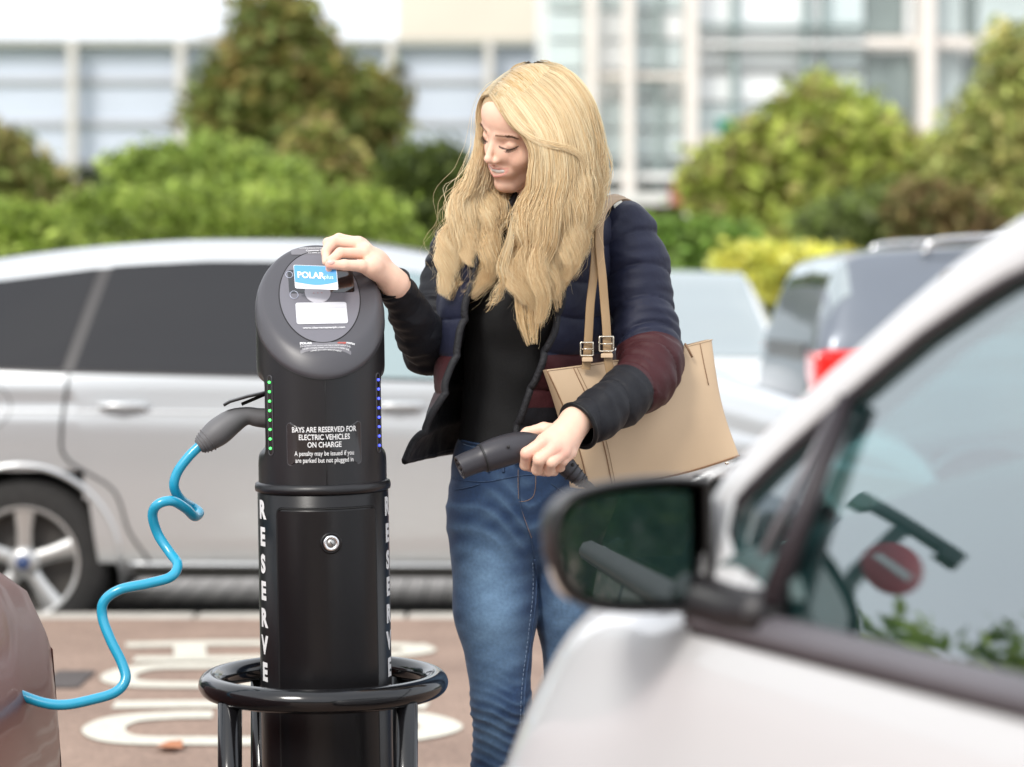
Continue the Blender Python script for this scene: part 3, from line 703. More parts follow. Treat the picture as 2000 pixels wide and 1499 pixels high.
T, c = simple_car('grey_car', 'blue grey estate car with red tail lamp and roof rails parked at the right', es, (3.47, 11.96, RZ), R(3.5), P_grey, (-1.35, 1.4), belt=([-2.2, 0, 2], [1.21, 1.19, .98]),
                  tops=([-1.9, -1.6, -.7, 0, .5, 1], [1.42, 1.48, 1.50, 1.46, 1.18, 1.02]), wins=((-1.62, -1.52, -.86, -.85), (-.82, -.81, -.02, -.02), (.02, .02, .75, .3)), ws=(.02, 1.0, .7), rw=(-2.09, -1.96, .62))
for sg in (-1, 1):
    c.patch('tail_lamp', [(-2.12, .90), (-1.82, .90)], [(-2.11, 1.12), (-1.78, 1.12)], M_redlamp, T, .012, (10, 8), sg)
    V, Fc = tube(cr([(-1.6, sg*.62, 1.57), (-1.4, sg*.62, 1.64), (.0, sg*.62, 1.64), (.2, sg*.62, 1.54)], 20), .016, 8); mesh_obj('roof_rail', V, Fc, M_chrome, T)
b = MB().box((-2.12, 0, 1.03), (.05, 1.0, .24)); o = b.build('number_plate', M_plate, T)
for sg in (-1,):
    o = MB().box((-2.10, sg*.73, 1.01), (.10, .24, .21)).build('tail_lamp', M_redlamp, T); bevel(o, .02, 2)
b = MB().box((-2.19, 0, .50), (.16, 1.6, .50)); o = b.build('bumper', M_trim, T); bevel(o, .03, 4)

# ---------- maroon car at the left edge, near flank with the charge flap
P_maroon = mat('maroon_paint', (.15, .045, .032), .34, metal=.0, var=.02, coat=.16, spec=.25)
ms = {k: v for k, v in hs.items() if k < 1.3}; ms.update({1.4: sec8(.85, .12, .84, .87, .90, .66), 1.80: sec8(.82, .12, .72, .76, .79, .60), 1.92: sec8(.76, .14, .62, .66, .68, .5), 1.97: sec8(.6, .2, .48, .54, .56, .35)})
T, c = simple_car('maroon_car', 'dark maroon car at the left edge with the blue cable plugged in', {k: [(y, z*1.0) for y, z in v] for k, v in ms.items()}, (-2.775, 3.72, 0), R(0), P_maroon, (-1.2, 1.25),
                  belt=bl, tops=tp, wins=((-1.5, -1.4, -.75, -.72), (-.68, -.66, .55, .15)), ws=(-.08, .93, .70), rw=(-1.8, -1.5, .7))
for sg in (-1,):
    c.line('bonnet_seam', [(1.90, .52), (1.72, .69), (1.4, .80), (1.0, .86)], M_seam, T, .003, .002, sg)
    c.patch('headlight', [(1.5, .60), (1.80, .58)], [(1.45, .72), (1.76, .66)], M_clear, T, .008, (10, 6), sg)
    c.patch('side_light', [(1.83, .50), (1.90, .49)], [(1.83, .54), (1.90, .52)], mat('amber', (.6, .35, .06), .3), T, .008, (6, 4), sg)
# ================================================================ white car in the right foreground
P1 = Vector((.213, 2.40, 0)); ANG = math.atan2(.903, -.429)
nv = Vector((-.903, -.429, 0)); CO = P1-nv*.86
WC = thing('white_hatchback', 'white hatchback close up at the right with a black wing mirror and reflective side window', 'car', CO, ANG)
MW = Matrix.Translation(CO)@Matrix.Rotation(ANG, 4, 'Z'); MI = MW.inverted()
KT = .42; ZB = .92
def side_hit(px, py, lift=0.0):
    """the point of the tilted side glass plane (car coordinates) that the photo shows at px,py"""
    o = MI@Vector((0, 0, CAMZ)); d = (MI.to_3x3()@(W(px, py, 1.0)-Vector((0, 0, CAMZ))))
    # y + KT*(z-ZB) = .86+lift
    t = (.86+lift-o.y-KT*(o.z-ZB))/(d.y+KT*d.z); return o+d*t
P_fw = paint('white_gloss', (.60, .60, .605), .0, .28)
def S10(w, zt, zc, inset=.0):
    return [(w-.10, .20), (w-.03, .30), (w-.005, .45), (w, .60), (w-.007, .75), (w-.02, .86), (w-.04, .92), (w-.08, .925), (.4, zt), (0, zc)]
fst = {-2.35: [(.5, .3), (.6, .34), (.66, .45), (.68, .6), (.68, .75), (.67, .86), (.64, .93), (.6, .94), (.3, .95), (0, .95)],
       -2.2: [(.68, .24), (.76, .32), (.80, .45), (.81, .6), (.81, .75), (.80, .86), (.78, .93), (.74, .94), (.4, .95), (0, .95)],
       -1.7: S10(.89, .94, .94), -.6: S10(.90, .93, .93), 0.0: S10(.90, .93, .93),
       .20: [(.80, .2), (.87, .3), (.895, .45), (.90, .60), (.885, .74), (.862, .83), (.835, .895), (.76, .925), (.4, .96), (0, .97)],
       .48: [(.78, .2), (.86, .3), (.89, .45), (.885, .60), (.866, .69), (.835, .77), (.785, .85), (.70, .885), (.4, .92), (0, .93)],
       .65: [(.72, .2), (.80, .3), (.83, .42), (.82, .55), (.79, .65), (.74, .73), (.68, .79), (.6, .825), (.35, .86), (0, .87)],
       .9: [(.56, .22), (.64, .3), (.66, .42), (.65, .52), (.63, .6), (.59, .68), (.54, .72), (.46, .75), (.3, .775), (0, .78)],
       1.1: [(.3, .25), (.36, .32), (.38, .4), (.37, .48), (.35, .54), (.32, .58), (.28, .61), (.22, .63), (.1, .64), (0, .64)]}
fc_ = Car(fst); fc_.side = .68
fc_.body('body', P_fw, WC, 150, 41, [(.42, .31, .37), (-1.65, .31, .37)], open_top=lambda c: c[0] < .10 and abs(c[1]) < .80 and c[2] > .9)
for a in (.42, -1.65):
    for sg in (1, -1): arch(WC, fc_, a, .31, .37, P_fw, sg); wheel(WC, a, sg*.86, .31, .31, .20, sg)
outer = [(1398, 942), (1460, 876), (1530, 805), (1666, 683), (1859, 514), (2000, 415)]
inner = [(1424, 992), (1470, 945), (1530, 885), (1666, 767), (1800, 655), (1930, 566), (2000, 528)]
O = [side_hit(*p) for p in outer]; I_ = [side_hit(*p) for p in inner]
def on_plane(s_, z): return Vector((s_, .86-KT*(z-ZB), z))
Oe = O+[on_plane(-.75, 1.415), on_plane(-1.2, 1.45), on_plane(-1.7, 1.43), on_plane(-2.05, 1.36)]
Ie = I_+[on_plane(-.75, 1.345), on_plane(-1.2, 1.375), on_plane(-1.65, 1.35), on_plane(-1.95, 1.26)]
foot = [side_hit(1405, 1110), side_hit(1400, 1020)]
Or = resample([list(v) for v in [on_plane(.10, .915), on_plane(.085, .95)]+Oe], 60); Ir = resample([list(v) for v in [on_plane(.045, .92), on_plane(.04, .955)]+Ie], 60)
def strip_obj(name, A, B, m, sg, depth=.05, bulge=.008):
    """rounded box section between two rails A (outer) and B (inner)"""
    n = len(A); V = []
    for a, b in zip(A, B):
        a = np.array(a); b = np.array(b); nn = np.array([0, 1, KT]); nn /= np.linalg.norm(nn)
        for t, d in ((0, -depth), (0, -.012), (.03, -.004), (.10, .002), (.3, bulge), (.6, bulge), (.86, .003), (.96, -.003), (1, -.01), (1, -depth)):
            p = a*(1-t)+b*t+nn*d; V.append((p[0], sg*p[1], p[2]))
    Fc = grid_faces(n, 10, True)
    if sg < 0: Fc = Fc[:, ::-1]
    return mesh_obj(name, V, Fc, m, WC)
def to_local_line(pts): return cr([[v.x, v.y, v.z] for v in pts], 50)
M_fglass = glass_mat('side_glass', refl=.30, through=1, ttint=(.30, .50, .50))
M_seal = mat('rubber_seal', (.018, .012, .016), .5)
for sg in (1, -1):
    strip_obj('roof_pillar', Or, Ir, P_fw, sg)
    V, Fc = tube([(p[0], sg*(p[1]-.004), p[2]) for p in Ir], .0058, 8); mesh_obj('door_seal', V, Fc, M_seal, WC)
    # glass pane follows the inner rail
    gp = [Vector(p) for p in Ir[2:]]; bot = [on_plane(p.x, .93) for p in gp]
    V = []; nn = Vector((0, 1, KT)).normalized()
    for p, q in zip(gp, bot):
        for t in np.linspace(0, 1, 6):
            c = q*(1-t)+p*t; bow = .0015*math.sin(math.pi*t); V.append((c.x, sg*(c.y-.012+bow), c.z+bow*KT))
    mesh_obj('side_window', V, grid_faces(len(gp), 6), M_fglass, WC)
    a, b = side_hit(1660, 776), side_hit(1512, 1180)
    dv = np.array([.012, 0, 0]);
    V, Fc = tube([(v.x, sg*(v.y+.003), v.z) for v in (a, a.lerp(b, .5), b)], [.0085, .0105, .0135], 8); mesh_obj('window_divider', V, Fc, M_seal, WC)
    a, b = side_hit(1630, 800), side_hit(1462, 1150)
    V, Fc = tube([(v.x, sg*(v.y+.001), v.z) for v in (a, a.lerp(b, .5), b)], [.003, .005, .007], 8); mesh_obj('quarter_frame', V, Fc, mat('grey_frame', (.16, .15, .16), .4, metal=.5), WC)
    b_ = MB(); V = []
    for s_ in np.linspace(.06, -2.15, 30):
        for (z, o) in ((.905, -.002), (.907, .010), (.916, .013), (.928, .010), (.932, -.004)):
            p = on_plane(s_, z); V.append((s_, sg*(p.y+o), z))
    mesh_obj('belt_moulding', V, grid_faces(30, 5), mat('belt_rubber', (.11, .10, .11), .35), WC)
    V, Fc = tube([(s_, sg*(.862+.008), .905) for s_ in np.linspace(.05, -2.1, 20)], .006, 6); mesh_obj('belt_seal', V, Fc, M_seal, WC)
    # black sail panel at the front corner of the glass
    pts = [side_hit(1415, 1000), side_hit(1440, 975), side_hit(1425, 1040), side_hit(1442, 1095), side_hit(1500, 1150), side_hit(1505, 1195), side_hit(1430, 1200), side_hit(1405, 1110)]
    b_ = MB().prism([Vector((p.x, sg*(p.y+.002), p.z)) for p in pts], Vector((0, 0, 0)), Vector((0, sg*.006, 0))); b_.build('corner_trim', P_fw, WC)
# screen and roof between the rails
V = []; n = len(Or)
for p in Or:
    for t in np.linspace(0, 1, 21):
        u = 2*t-1; c = 1-u*u; V.append((p[0]+.12*c*(1 if p[0] > -.6 else max(0, 1+(p[0]+.6)*2)), -u*(p[1]-.012), p[2]-.006+.045*c))
Fc = grid_faces(n, 21); cs = np.array(V)[Fc].mean(1)[:, 0]
mesh_obj('windscreen', V, Fc[cs >= -.42], glass_mat('front_screen', refl=.15, through=1, ttint=(.55, .72, .70)), WC)
mesh_obj('roof', V, Fc[cs < -.42], P_fw, WC)
M_int = mat('interior_cloth', (.04, .06, .062), .8, var=.15)
M_int2 = mat('interior_panel', (.05, .085, .085), .6, var=.1)
b = MB().box((-1.0, 0, .42), (2.2, 1.5, .06)); b.build('floor_pan', M_int, WC)
for yy in (.36, -.36):
    o = MB().box((-.55, yy, .62), (.5, .5, .16)).build('seat', M_int, WC); bevel(o, .05, 3)
    V, Fc = tube(cr([(-.80, yy, .60), (-.90, yy, .95), (-.98, yy, 1.18)], 10), [.05, .06, .07, .075, .075, .07, .06, .05, .03, .02], 16, sq=3.2); mesh_obj('seat_back', V, Fc, M_int, WC)
    V, Fc = tube([(-1.0, yy-.10, 1.26), (-1.0, yy, 1.27), (-1.0, yy+.10, 1.26)], .065, 14); mesh_obj('head_rest', V, Fc, M_int2, WC)
V, Fc = tube(cr([(-.02, .82, .86), (.0, .4, .95), (.0, 0, .955), (.0, -.4, .97), (-.02, -.82, .86)], 20), .13, 12); mesh_obj('dashboard', V, Fc, M_int2, WC)
a = np.linspace(0, 2*np.pi, 33); V, Fc = tube([(-.28-.05*math.sin(t), -.36+.18*math.cos(t), .93+.165*math.sin(t)) for t in a], .014, 8, caps=False)
sw = mesh_obj('steering_wheel', V, Fc, M_int, WC)
V, Fc = tube([(-.28, -.36, .93), (-.05, -.36, .88)], .045, 12); mesh_obj('steering_column', V, Fc, M_int, sw)
# door parts
fc_.line('door_seam', [(-1.02, .90), (-1.05, .6), (-1.0, .3)], M_seam, WC, .0022, .0005)
V, Fc = tube(cr([(-.93, .885, .80), (-.88, .925, .80), (-.76, .925, .80), (-.71, .89, .80)], 14), .013, 8); mesh_obj('door_handle', V, Fc, P_fw, WC)
# wing mirror: shell, bezel, glass, lamp, foot (built on the near side, mirrored to the far side)
def mirror(sg):
    om = [(1398, 950), (1385, 938), (1330, 932), (1250, 934), (1175, 944), (1115, 964), (1084, 1000), (1078, 1050), (1086, 1105), (1108, 1155), (1150, 1186), (1220, 1198), (1300, 1200), (1370, 1198), (1392, 1180), (1398, 1100)]
    k = 2.42/F; om = [((p[0]-1243)*k*1.03, -(p[1]-1068)*k) for p in om]
    ol = cr(om, 64, True)
    c0 = MI@W(1243, 1068, 2.42)
    ux = np.array([-math.sin(R(12)), -math.cos(R(12)), 0.0])      # photo-right direction on the glass (car coordinates)
    uz = np.array([.04, 0, 1.0]); fw = np.cross(uz, -ux); fw /= np.linalg.norm(fw)
    if fw[0] < 0: fw = -fw
    def ring(sc_, d, dx=0): return [np.array(c0)+ux*(p[0]*sc_+dx)+uz*(p[1]*sc_)+fw*d for p in ol]
    def mk(name, rings, m, par, cap0=False, cap1=False, smooth=True):
        V = np.array([q for r_ in rings for q in r_]); V[:, 1] *= sg
        Fc = [tuple(f) for f in grid_faces(len(rings), 64, True)]
        if cap0: Fc.append(tuple(range(64)))
        if cap1: Fc.append(tuple((len(rings)-1)*64+j for j in range(64)))
        return mesh_obj(name, V, Fc, m, par, smooth=smooth)
    sh = mk('mirror_shell', [ring(.90, .006), ring(.93, -.004), ring(.97, -.004), ring(1, .004), ring(1.0, .03), ring(.95, .06), ring(.80, .085), ring(.5, .10), ring(.1, .105)], mat('mirror_shell', (.010, .009, .009), .32, coat=.12), WC, cap1=True)
    g = glass_mat('mirror_glass', (.006, .018, .018), .24); mk('mirror_glass', [ring(.80, .003, -.008), ring(.80, .008, -.008)], g, sh, cap0=True, smooth=False)
    P = [np.array(c0)+ux*q[0]+uz*q[1]+fw*.03 for q in [(-.0795, -.012), (-.0775, -.026), (-.071, -.042), (-.062, -.053)]]
    V, Fc = tube(cr(P, 12), np.array([.004, .006, .007, .008, .008, .008, .008, .008, .007, .006, .005, .003])*.6, 8); V[:, 1] *= sg; mesh_obj('mirror_lamp', V, Fc, mat('pale_lamp', (.75, .66, .58), .3), sh)
    q0 = MI@W(1395, 1190, 2.44); q1 = MI@W(1500, 1192, 2.33)
    V, Fc = tube(cr([list(q0+Vector((.02, .0, .01))), list(q0.lerp(q1, .5)), list(q1)], 12), np.linspace(.030, .026, 12), 14, sq=.8); V[:, 1] *= sg
    mesh_obj('mirror_foot', V, Fc, M_trim, sh)
mirror(1); mirror(-1)

# ================================================================ charging post
PX, PYc = -.3126, 4.2
CP = thing('charging_post', 'round black electric vehicle charging post with slanted grey top and white lettering', 'charging post', (PX, PYc, 0))
CP.rotation_euler = (0, R(-1.0), R(8))
def Cz(z): return z
M_post_low = mat('post_black', (.0065, .006, .0068), .30, var=.1, bump=.05, bscale=600, coat=.0, spec=.35)
M_post_up = mat('housing_black', (.0085, .008, .0095), .36, var=.1, bump=.18, bscale=900, bdist=.0006)
M_cap = mat('cap_grey', (.064, .062, .070), .38, var=.04, bump=.12, bscale=900, bdist=.0006)
M_line = mat('gap_black', (.006, .006, .006), .6)
M_wtext = mat('white_print', (.78, .78, .78), .5, var=.02)
RL, RU, K = .1135, .1110, .924
seam_z = lambda y: 1.1966+K*y
# lower post with a door outline
V, Fc = lathe([(RL, -.02), (RL, .895), (RL-.004, .900), (.05, .902)], 96); mesh_obj('lower_post', V, Fc, M_post_low, CP)
V, Fc = lathe([(RL-.002, .897), (RL+.0035, .899), (RL+.0045, .905), (RL+.003, .912), (RL-.003, .9145)], 96); mesh_obj('collar', V, Fc, M_post_up, CP)
V, Fc = lathe([(.19, -.01), (.19, .012), (.18, .018), (RL, .02)], 64); mesh_obj('base_flange', V, Fc, M_post_low, CP)
def cyl(a, z, r): return (r*math.sin(a), -r*math.cos(a), z)
def rrect(a0, a1, z0, z1, rc, r, n=8):
    """closed rounded rectangle path on a cylinder"""
    P = []
    for (cx, cz, t0) in ((a1-rc/r, z1-rc, 0), (a0+rc/r, z1-rc, 90), (a0+rc/r, z0+rc, 180), (a1-rc/r, z0+rc, 270)):
        for i in range(n+1):
            t = R(t0+90*i/n); P.append((cx+rc*math.cos(t)/r, cz+rc*math.sin(t)))
    Q = []
    for i in range(len(P)):
        a, b = P[i], P[(i+1) % len(P)]; m = max(1, int(abs(b[0]-a[0])/.05))
        for j in range(m): Q.append((a[0]+(b[0]-a[0])*j/m, a[1]+(b[1]-a[1])*j/m))
    return Q+[Q[0]]
door = rrect(R(-47), R(47), .06, .874, .012, RL)
dV = []
aa = np.linspace(R(-46.6), R(46.6), 40); 
for z in (.064, .3, .6, .870):
    for a in aa: dV.append(cyl(a, z, RL+.0012))
dr = mesh_obj('access_door', dV, grid_faces(4, 40), M_post_low, CP); 
V, Fc = tube([cyl(a, z, RL+.0004) for a, z in door], .0012, 6, caps=False); mesh_obj('door_gap', V, Fc, M_line, dr)
V, Fc = tube([cyl(a, z, RL+.0009) for a, z in rrect(R(-47.8), R(47.8), .055, .8765, .013, RL)], .0005, 5, caps=False); mesh_obj('door_edge', V, Fc, M_post_up, dr)
# lock
def on_face(V, a, z, r):
    """map local (u,v,w) mesh to the cylinder face at angle a, height z; w outward"""
    V = np.asarray(V, float); e1 = np.array([math.cos(a), math.sin(a), 0]); e3 = np.array([math.sin(a), -math.cos(a), 0])
    return np.outer(V[:, 0], e1)+np.outer(V[:, 1], [0, 0, 1])+np.outer(V[:, 2], e3)+np.array(cyl(a, z, r))
LA = R(2.5); LZ = .8165
V, Fc = lathe([(.0185, -.004), (.0185, .0015), (.0150, .003), (.0135, -.001)], 40); mesh_obj('lock_ring', on_face(V, LA, LZ, RL+.001), Fc, M_post_low, dr)
V, Fc = lathe([(.0135, -.003), (.0135, .004), (.0125, .0055), (.0085, .0055), (.0078, .003), (.0074, .003)], 40); lk = mesh_obj('lock', on_face(V, LA, LZ, RL+.001), Fc, mat('steel', (.75, .75, .76), .22, metal=1), dr)
V, Fc = lathe([(.0075, .001), (.0072, .0045), (.0001, .0048)], 32); mesh_obj('lock_barrel', on_face(V, LA, LZ, RL+.001), Fc, mat('dull_steel', (.42, .42, .41), .4, metal=.9), lk)
b = MB(); b.box((0, 0, .005), (.0014, .009, .001)); mesh_obj('keyway', on_face(np.array(b.V)@np.array([[.8, .6, 0], [-.6, .8, 0], [0, 0, 1]]), LA, LZ, RL+.001), b.F, M_line, lk, smooth=False)
# housing with a scooped socket bay either side
na, nz_ = 192, 60; V = []
def notch(a, z, dep):
    w = max(0, 1-((abs(a)-R(92))/R(27))**2); zz = (z-1.030)/.072
    f = 1/(1+math.exp((abs(zz)-.78)*14)); return dep*min(1, w*1.8)*f
for j in range(nz_):
    t = j/(nz_-1)
    for i in range(na):
        a = -math.pi+2*math.pi*i/na; zt = seam_z(-RU*math.cos(a)); z = .913+(zt-.002-.913)*t
        V.append(cyl(a, z, RU-notch(a, z, .026)))
mesh_obj('housing', V, grid_faces(nz_, na, True), M_post_up, CP)
V = [cyl(0, z, RU+.0002) for z in np.linspace(.9145, seam_z(-RU)-.003, 8)]; q, Fc = tube(V, .0007, 5); mesh_obj('housing_seam', q, Fc, M_line, CP)
# slanted cap
prof = [(-.004, -.001), (0, 0), (0, .010), (-.0015, .018), (-.0045, .0255), (-.0085, .0315), (-.013, .0350), (-.0175, .036)]
V = []
for dr_, off in prof:
    for i in range(128):
        a = 2*math.pi*i/128; r = RU+.001+dr_; x, y = r*math.sin(a), -r*math.cos(a)
        yy = y if dr_ < -.0001 or off <= 0 else y
        V.append((x, y, 1.1966+K*(-(RU+.001)*math.cos(a))*(1 if off < .018 else 1)+off if dr_ > -.0084 and off < .02 else 1.1966+K*y+off))
k = len(prof)
for r in (.07, .045, .02):
    for i in range(128):
        a = 2*math.pi*i/128; x, y = r*math.sin(a), -r*math.cos(a); V.append((x, y, 1.1966+K*y+.036))
Fc = [tuple(f) for f in grid_faces(k+3, 128, True)]+[tuple((k+2)*128+j for j in range(128))]
cap = mesh_obj('cap', V, Fc, M_cap, CP)
V = [(RU*1.004*math.sin(a), -RU*1.004*math.cos(a), seam_z(-RU*math.cos(a))-.0012) for a in np.linspace(0, 2*math.pi, 97)]
q, Fc = tube(V, .0010, 5, caps=False); mesh_obj('cap_gap', q, Fc, M_line, CP)
def capz(x, y, off=.0006):
    rho = math.hypot(x, y); d = rho-(RU+.001); o = np.interp(d, [p[0] for p in prof[::-1]][:-1], [p[1] for p in prof[::-1]][:-1]) if d > -.0175 else .036
    return 1.1966+K*y+o+off
def cap_poly(name, pts, m, off, par=cap, n=12):
    c = np.mean(pts, 0); Q = []
    for i in range(len(pts)):
        a_, b_ = np.array(pts[i]), np.array(pts[(i+1) % len(pts)]); m_ = max(1, int(np.linalg.norm(b_-a_)/.006))
        Q += [tuple(a_+(b_-a_)*j/m_) for j in range(m_)]
    pts = Q; V = [(c[0], c[1], capz(c[0], c[1], off))]; k = len(pts)
    for r in np.linspace(0, 1, n)[1:]:
        for p in pts: q = c+(np.array(p)-c)*r; V.append((q[0], q[1], capz(q[0], q[1], off)))
    Fc = [(0, 1+i, 1+(i+1) % k) for i in range(k)]+[(1+a*k+i, 1+(a+1)*k+i, 1+(a+1)*k+(i+1) % k, 1+a*k+(i+1) % k) for a in range(n-2) for i in range(k)]
    return mesh_obj(name, V, Fc, m, par)
def rr2(x0, x1, y0, y1, r, n=5):
    P = []
    for cx, cy, t0 in ((x1-r, y1-r, 0), (x0+r, y1-r, 90), (x0+r, y0+r, 180), (x1-r, y0+r, 270)):
        for i in range(n+1): t = R(t0+90*i/n); P.append((cx+r*math.cos(t), cy+r*math.sin(t)))
    return P
ell = [(.070*math.cos(t), .085*math.sin(t)) for t in np.linspace(0, 2*math.pi, 73)[:-1]]
pan = cap_poly('control_panel', ell, mat('panel_grey', (.155, .15, .17), .30, var=.03), .0006)
q, Fc = tube([(x, y, capz(x, y, .0006)) for x, y in ell+ell[:1]], .0009, 5, caps=False); mesh_obj('panel_gap', q, Fc, M_line, pan)
cap_poly('display', [p for p in rr2(-.052, .0615, .006, .050, .004)], mat('display_black', (.006, .006, .007), .08, var=.05, coat=1), .0014, pan)
cap_poly('card_reader', [(-.003+.0225*math.cos(t), .006+.020*math.sin(t)) for t in np.linspace(0, 2*math.pi, 41)[:-1]], mat('reader_pale', (.50, .49, .53), .35), .0020, pan)
cap_poly('white_label', rr2(-.043, .045, -.052, -.0125, .004), mat('label_white', (.62, .62, .65), .35), .0018, pan)
cap_poly('white_label_band', rr2(-.0415, .0435, -.0235, -.0145, .003), mat('label_grey', (.60, .60, .64), .35), .0022, pan)
M_lab = mat('label_mid', (.17, .165, .18), .45)
cap_poly('top_label', rr2(-.044, .044, .0795, .0935, .002), M_lab, .0009)
cap_poly('info_label', rr2(-.040, .046, -.0975, -.0845, .0015), M_lab, .0009)
def cap_text(txt, size, x, y, m, par, off=.0028, bold=0.0, align='CENTER', name='lettering'):
    V, Fc = text_mesh(txt, size, align, bold); Q = [(x+v[0], y+v[1]*.735, capz(x+v[0], y+v[1]*.735, off)) for v in V]
    return mesh_obj(name, Q, Fc, m, par, smooth=False)
M_rtext = mat('red_print', (.55, .08, .05), .5)
cap_text('www.chargemasterplc.com', .0066, .003, -.060, M_wtext, pan, bold=.0001)
cap_text('COMMUNICATIONS ERROR', .0046, 0, .0905, M_wtext, cap, .0022)
cap_text('Customer Service', .0056, .003, .0858, M_wtext, cap, .0022, bold=.0001)
cap_text('Tel 0845 5191 741', .0046, .003, .0815, M_wtext, cap, .0022)
cap_text('POLAR', .0066, -.030, -.0872, M_wtext, cap, .0022, bold=.0003)
cap_text('charge', .0054, .031, -.0872, M_rtext, cap, .0022, bold=.0002); cap_text('master', .0054, .046, -.0872, M_wtext, cap, .0022, bold=.0001, align='CENTER')
cap_text('This network is for electric and plug in hybrid vehicles only.', .0036, .003, -.0915, M_wtext, cap, .0022)
cap_text('To start charging present your card to the reader and', .0036, .003, -.0950, M_wtext, cap, .0022)
cap_text('connect your cable when prompted', .0036, .003, -.0984, M_wtext, cap, .0022)
# ring icons on the panel
for x, y, r in ((-.050, .041, .006), (-.044, .003, .007)):
    q, Fc = tube([(x+r*math.cos(t), y+r*math.sin(t), capz(x, y+r*math.sin(t), .0012)) for t in np.linspace(0, 6.28, 21)], .0007, 5); mesh_obj('icon', q, Fc, mat('icon_grey', (.42, .45, .55), .4), pan)
for i, x in enumerate((-.010, -.003, .004)): cap_text('-', .008, x, .004, M_rtext, pan, .0032, bold=.0002)
# LED strips
M_slot = mat('slot_black', (.004, .004, .004), .25, coat=.5)
M_green = mat('led_green', (.05, .5, .1), .4, emis=((.10, 1.0, .16), 1.6)); M_blue = mat('led_blue', (.04, .05, .5), .4, emis=((.07, .10, 1.0), 1.5))
for a, m in ((R(-55), M_green), (R(57), M_blue)):
    P = [(.0 if False else u, v) for u, v in rr2(-.0062, .0062, -.068, .068, .0061, 8)]
    zc = 1.032; V = [cyl(a, zc, RU+.0008)]+[cyl(a+u/RU, zc+v, RU+.0008) for u, v in P]; k = len(P)
    st_ = mesh_obj('light_strip', V, [(0, 1+i, 1+(i+1) % k) for i in range(k)], M_slot, CP, smooth=False)
    q, Fc = tube([cyl(a+u/RU, zc+v, RU+.0006) for u, v in P+P[:1]], .0009, 5, caps=False); mesh_obj('strip_rim', q, Fc, M_cap, st_)
    for i in range(8):
        bm = bmesh.new(); bmesh.ops.create_uvsphere(bm, u_segments=10, v_segments=6, radius=.0026)
        V = [v.co[:] for v in bm.verts]; Fc = [tuple(v.index for v in f.verts) for f in bm.faces]; bm.free()
        mesh_obj('led', np.array(V)*[1, 1, .9]+np.array(cyl(a, zc+.0565-i*.0161, RU+.0015)), Fc, m, st_)
# notice sticker, printed white
def cyl_text(txt, size, a, z, par, r, bold=0.0, m=M_wtext, sx=1.0, spacing=1.0, sy=1.0, name='lettering'):
    V, Fc = text_mesh(txt, size, 'CENTER', bold, spacing); return mesh_obj(name, [cyl(a+v[0]*sx/r, z+v[1]*sy, r) for v in V], Fc, m, par, smooth=False)
SA = R(-1.5); P = rr2(-.066, .066, -.036, .036, .006); k = len(P)
V = []; 
for r_ in np.linspace(0, 1, 8):
    for u, v in P: V.append(cyl(SA+u*r_/RU, .984+v*r_, RU+.0011))
stk = mesh_obj('notice_sticker', V, [tuple(f) for f in grid_faces(8, k, True)], mat('sticker_black', (.010, .009, .010), .12, var=.2, coat=.6), CP)
q, Fc = tube([cyl(SA+u/RU, .984+v, RU+.0008) for u, v in P+P[:1]], .0006, 5, caps=False); mesh_obj('sticker_edge', q, Fc, M_cap, stk)
rr_ = RU+.0020
cyl_text('BAYS ARE RESERVED FOR', .0128, SA, .984+.0240, stk, rr_, .00018, sx=.785)
cyl_text('ELECTRIC VEHICLES', .0128, SA, .984+.0112, stk, rr_, .00018, sx=.785)
cyl_text('ON CHARGE', .0128, SA, .984-.0016, stk, rr_, .00018, sx=.785)
cyl_text('A penalty may be issued if you', .0112, SA, .984-.0162, stk, rr_, .00008, sx=.76)
cyl_text('are parked but not plugged in', .0112, SA, .984-.0278, stk, rr_, .00008, sx=.76)
for a in (R(-70), R(70)):
    for i, ch in enumerate('RESERVED'):
        cyl_text(ch, .0415, a, .868-i*.0464, CP, RL+.0008, .0022, sx=.98, name='letter')
# ring guard
RG = thing('guard_rail', 'black glossy hoop guard on legs around the foot of the charging post', 'guard rail', (-.327, 4.2, 0))
M_gloss = mat('gloss_black', (.006, .006, .007), .14, var=.05, coat=.35, spec=.4)
a = np.linspace(0, 2*np.pi, 97); V = []; rt = .0205
for t in a[:-1]:
    for q in np.linspace(0, 2*np.pi, 25)[:-1]: V.append(((.196+rt*math.cos(q))*math.cos(t), (.196+rt*math.cos(q))*math.sin(t), .562+rt*math.sin(q)))
V = V+V[:24]; mesh_obj('hoop', V, grid_faces(97, 24, True), M_gloss, RG)
for x, y in ((-.148, -.128), (-.123, .153), (.148, -.128), (.123, .153)):
    V, Fc = tube([(x, y, -.02), (x, y, .55)], .0205, 24); lg = mesh_obj('leg', V, Fc, M_gloss, RG)
    V, Fc = lathe([(.045, 0), (.045, .008), (.03, .012)], 24, (x, y)); mesh_obj('foot_plate', V, Fc, M_gloss, lg)
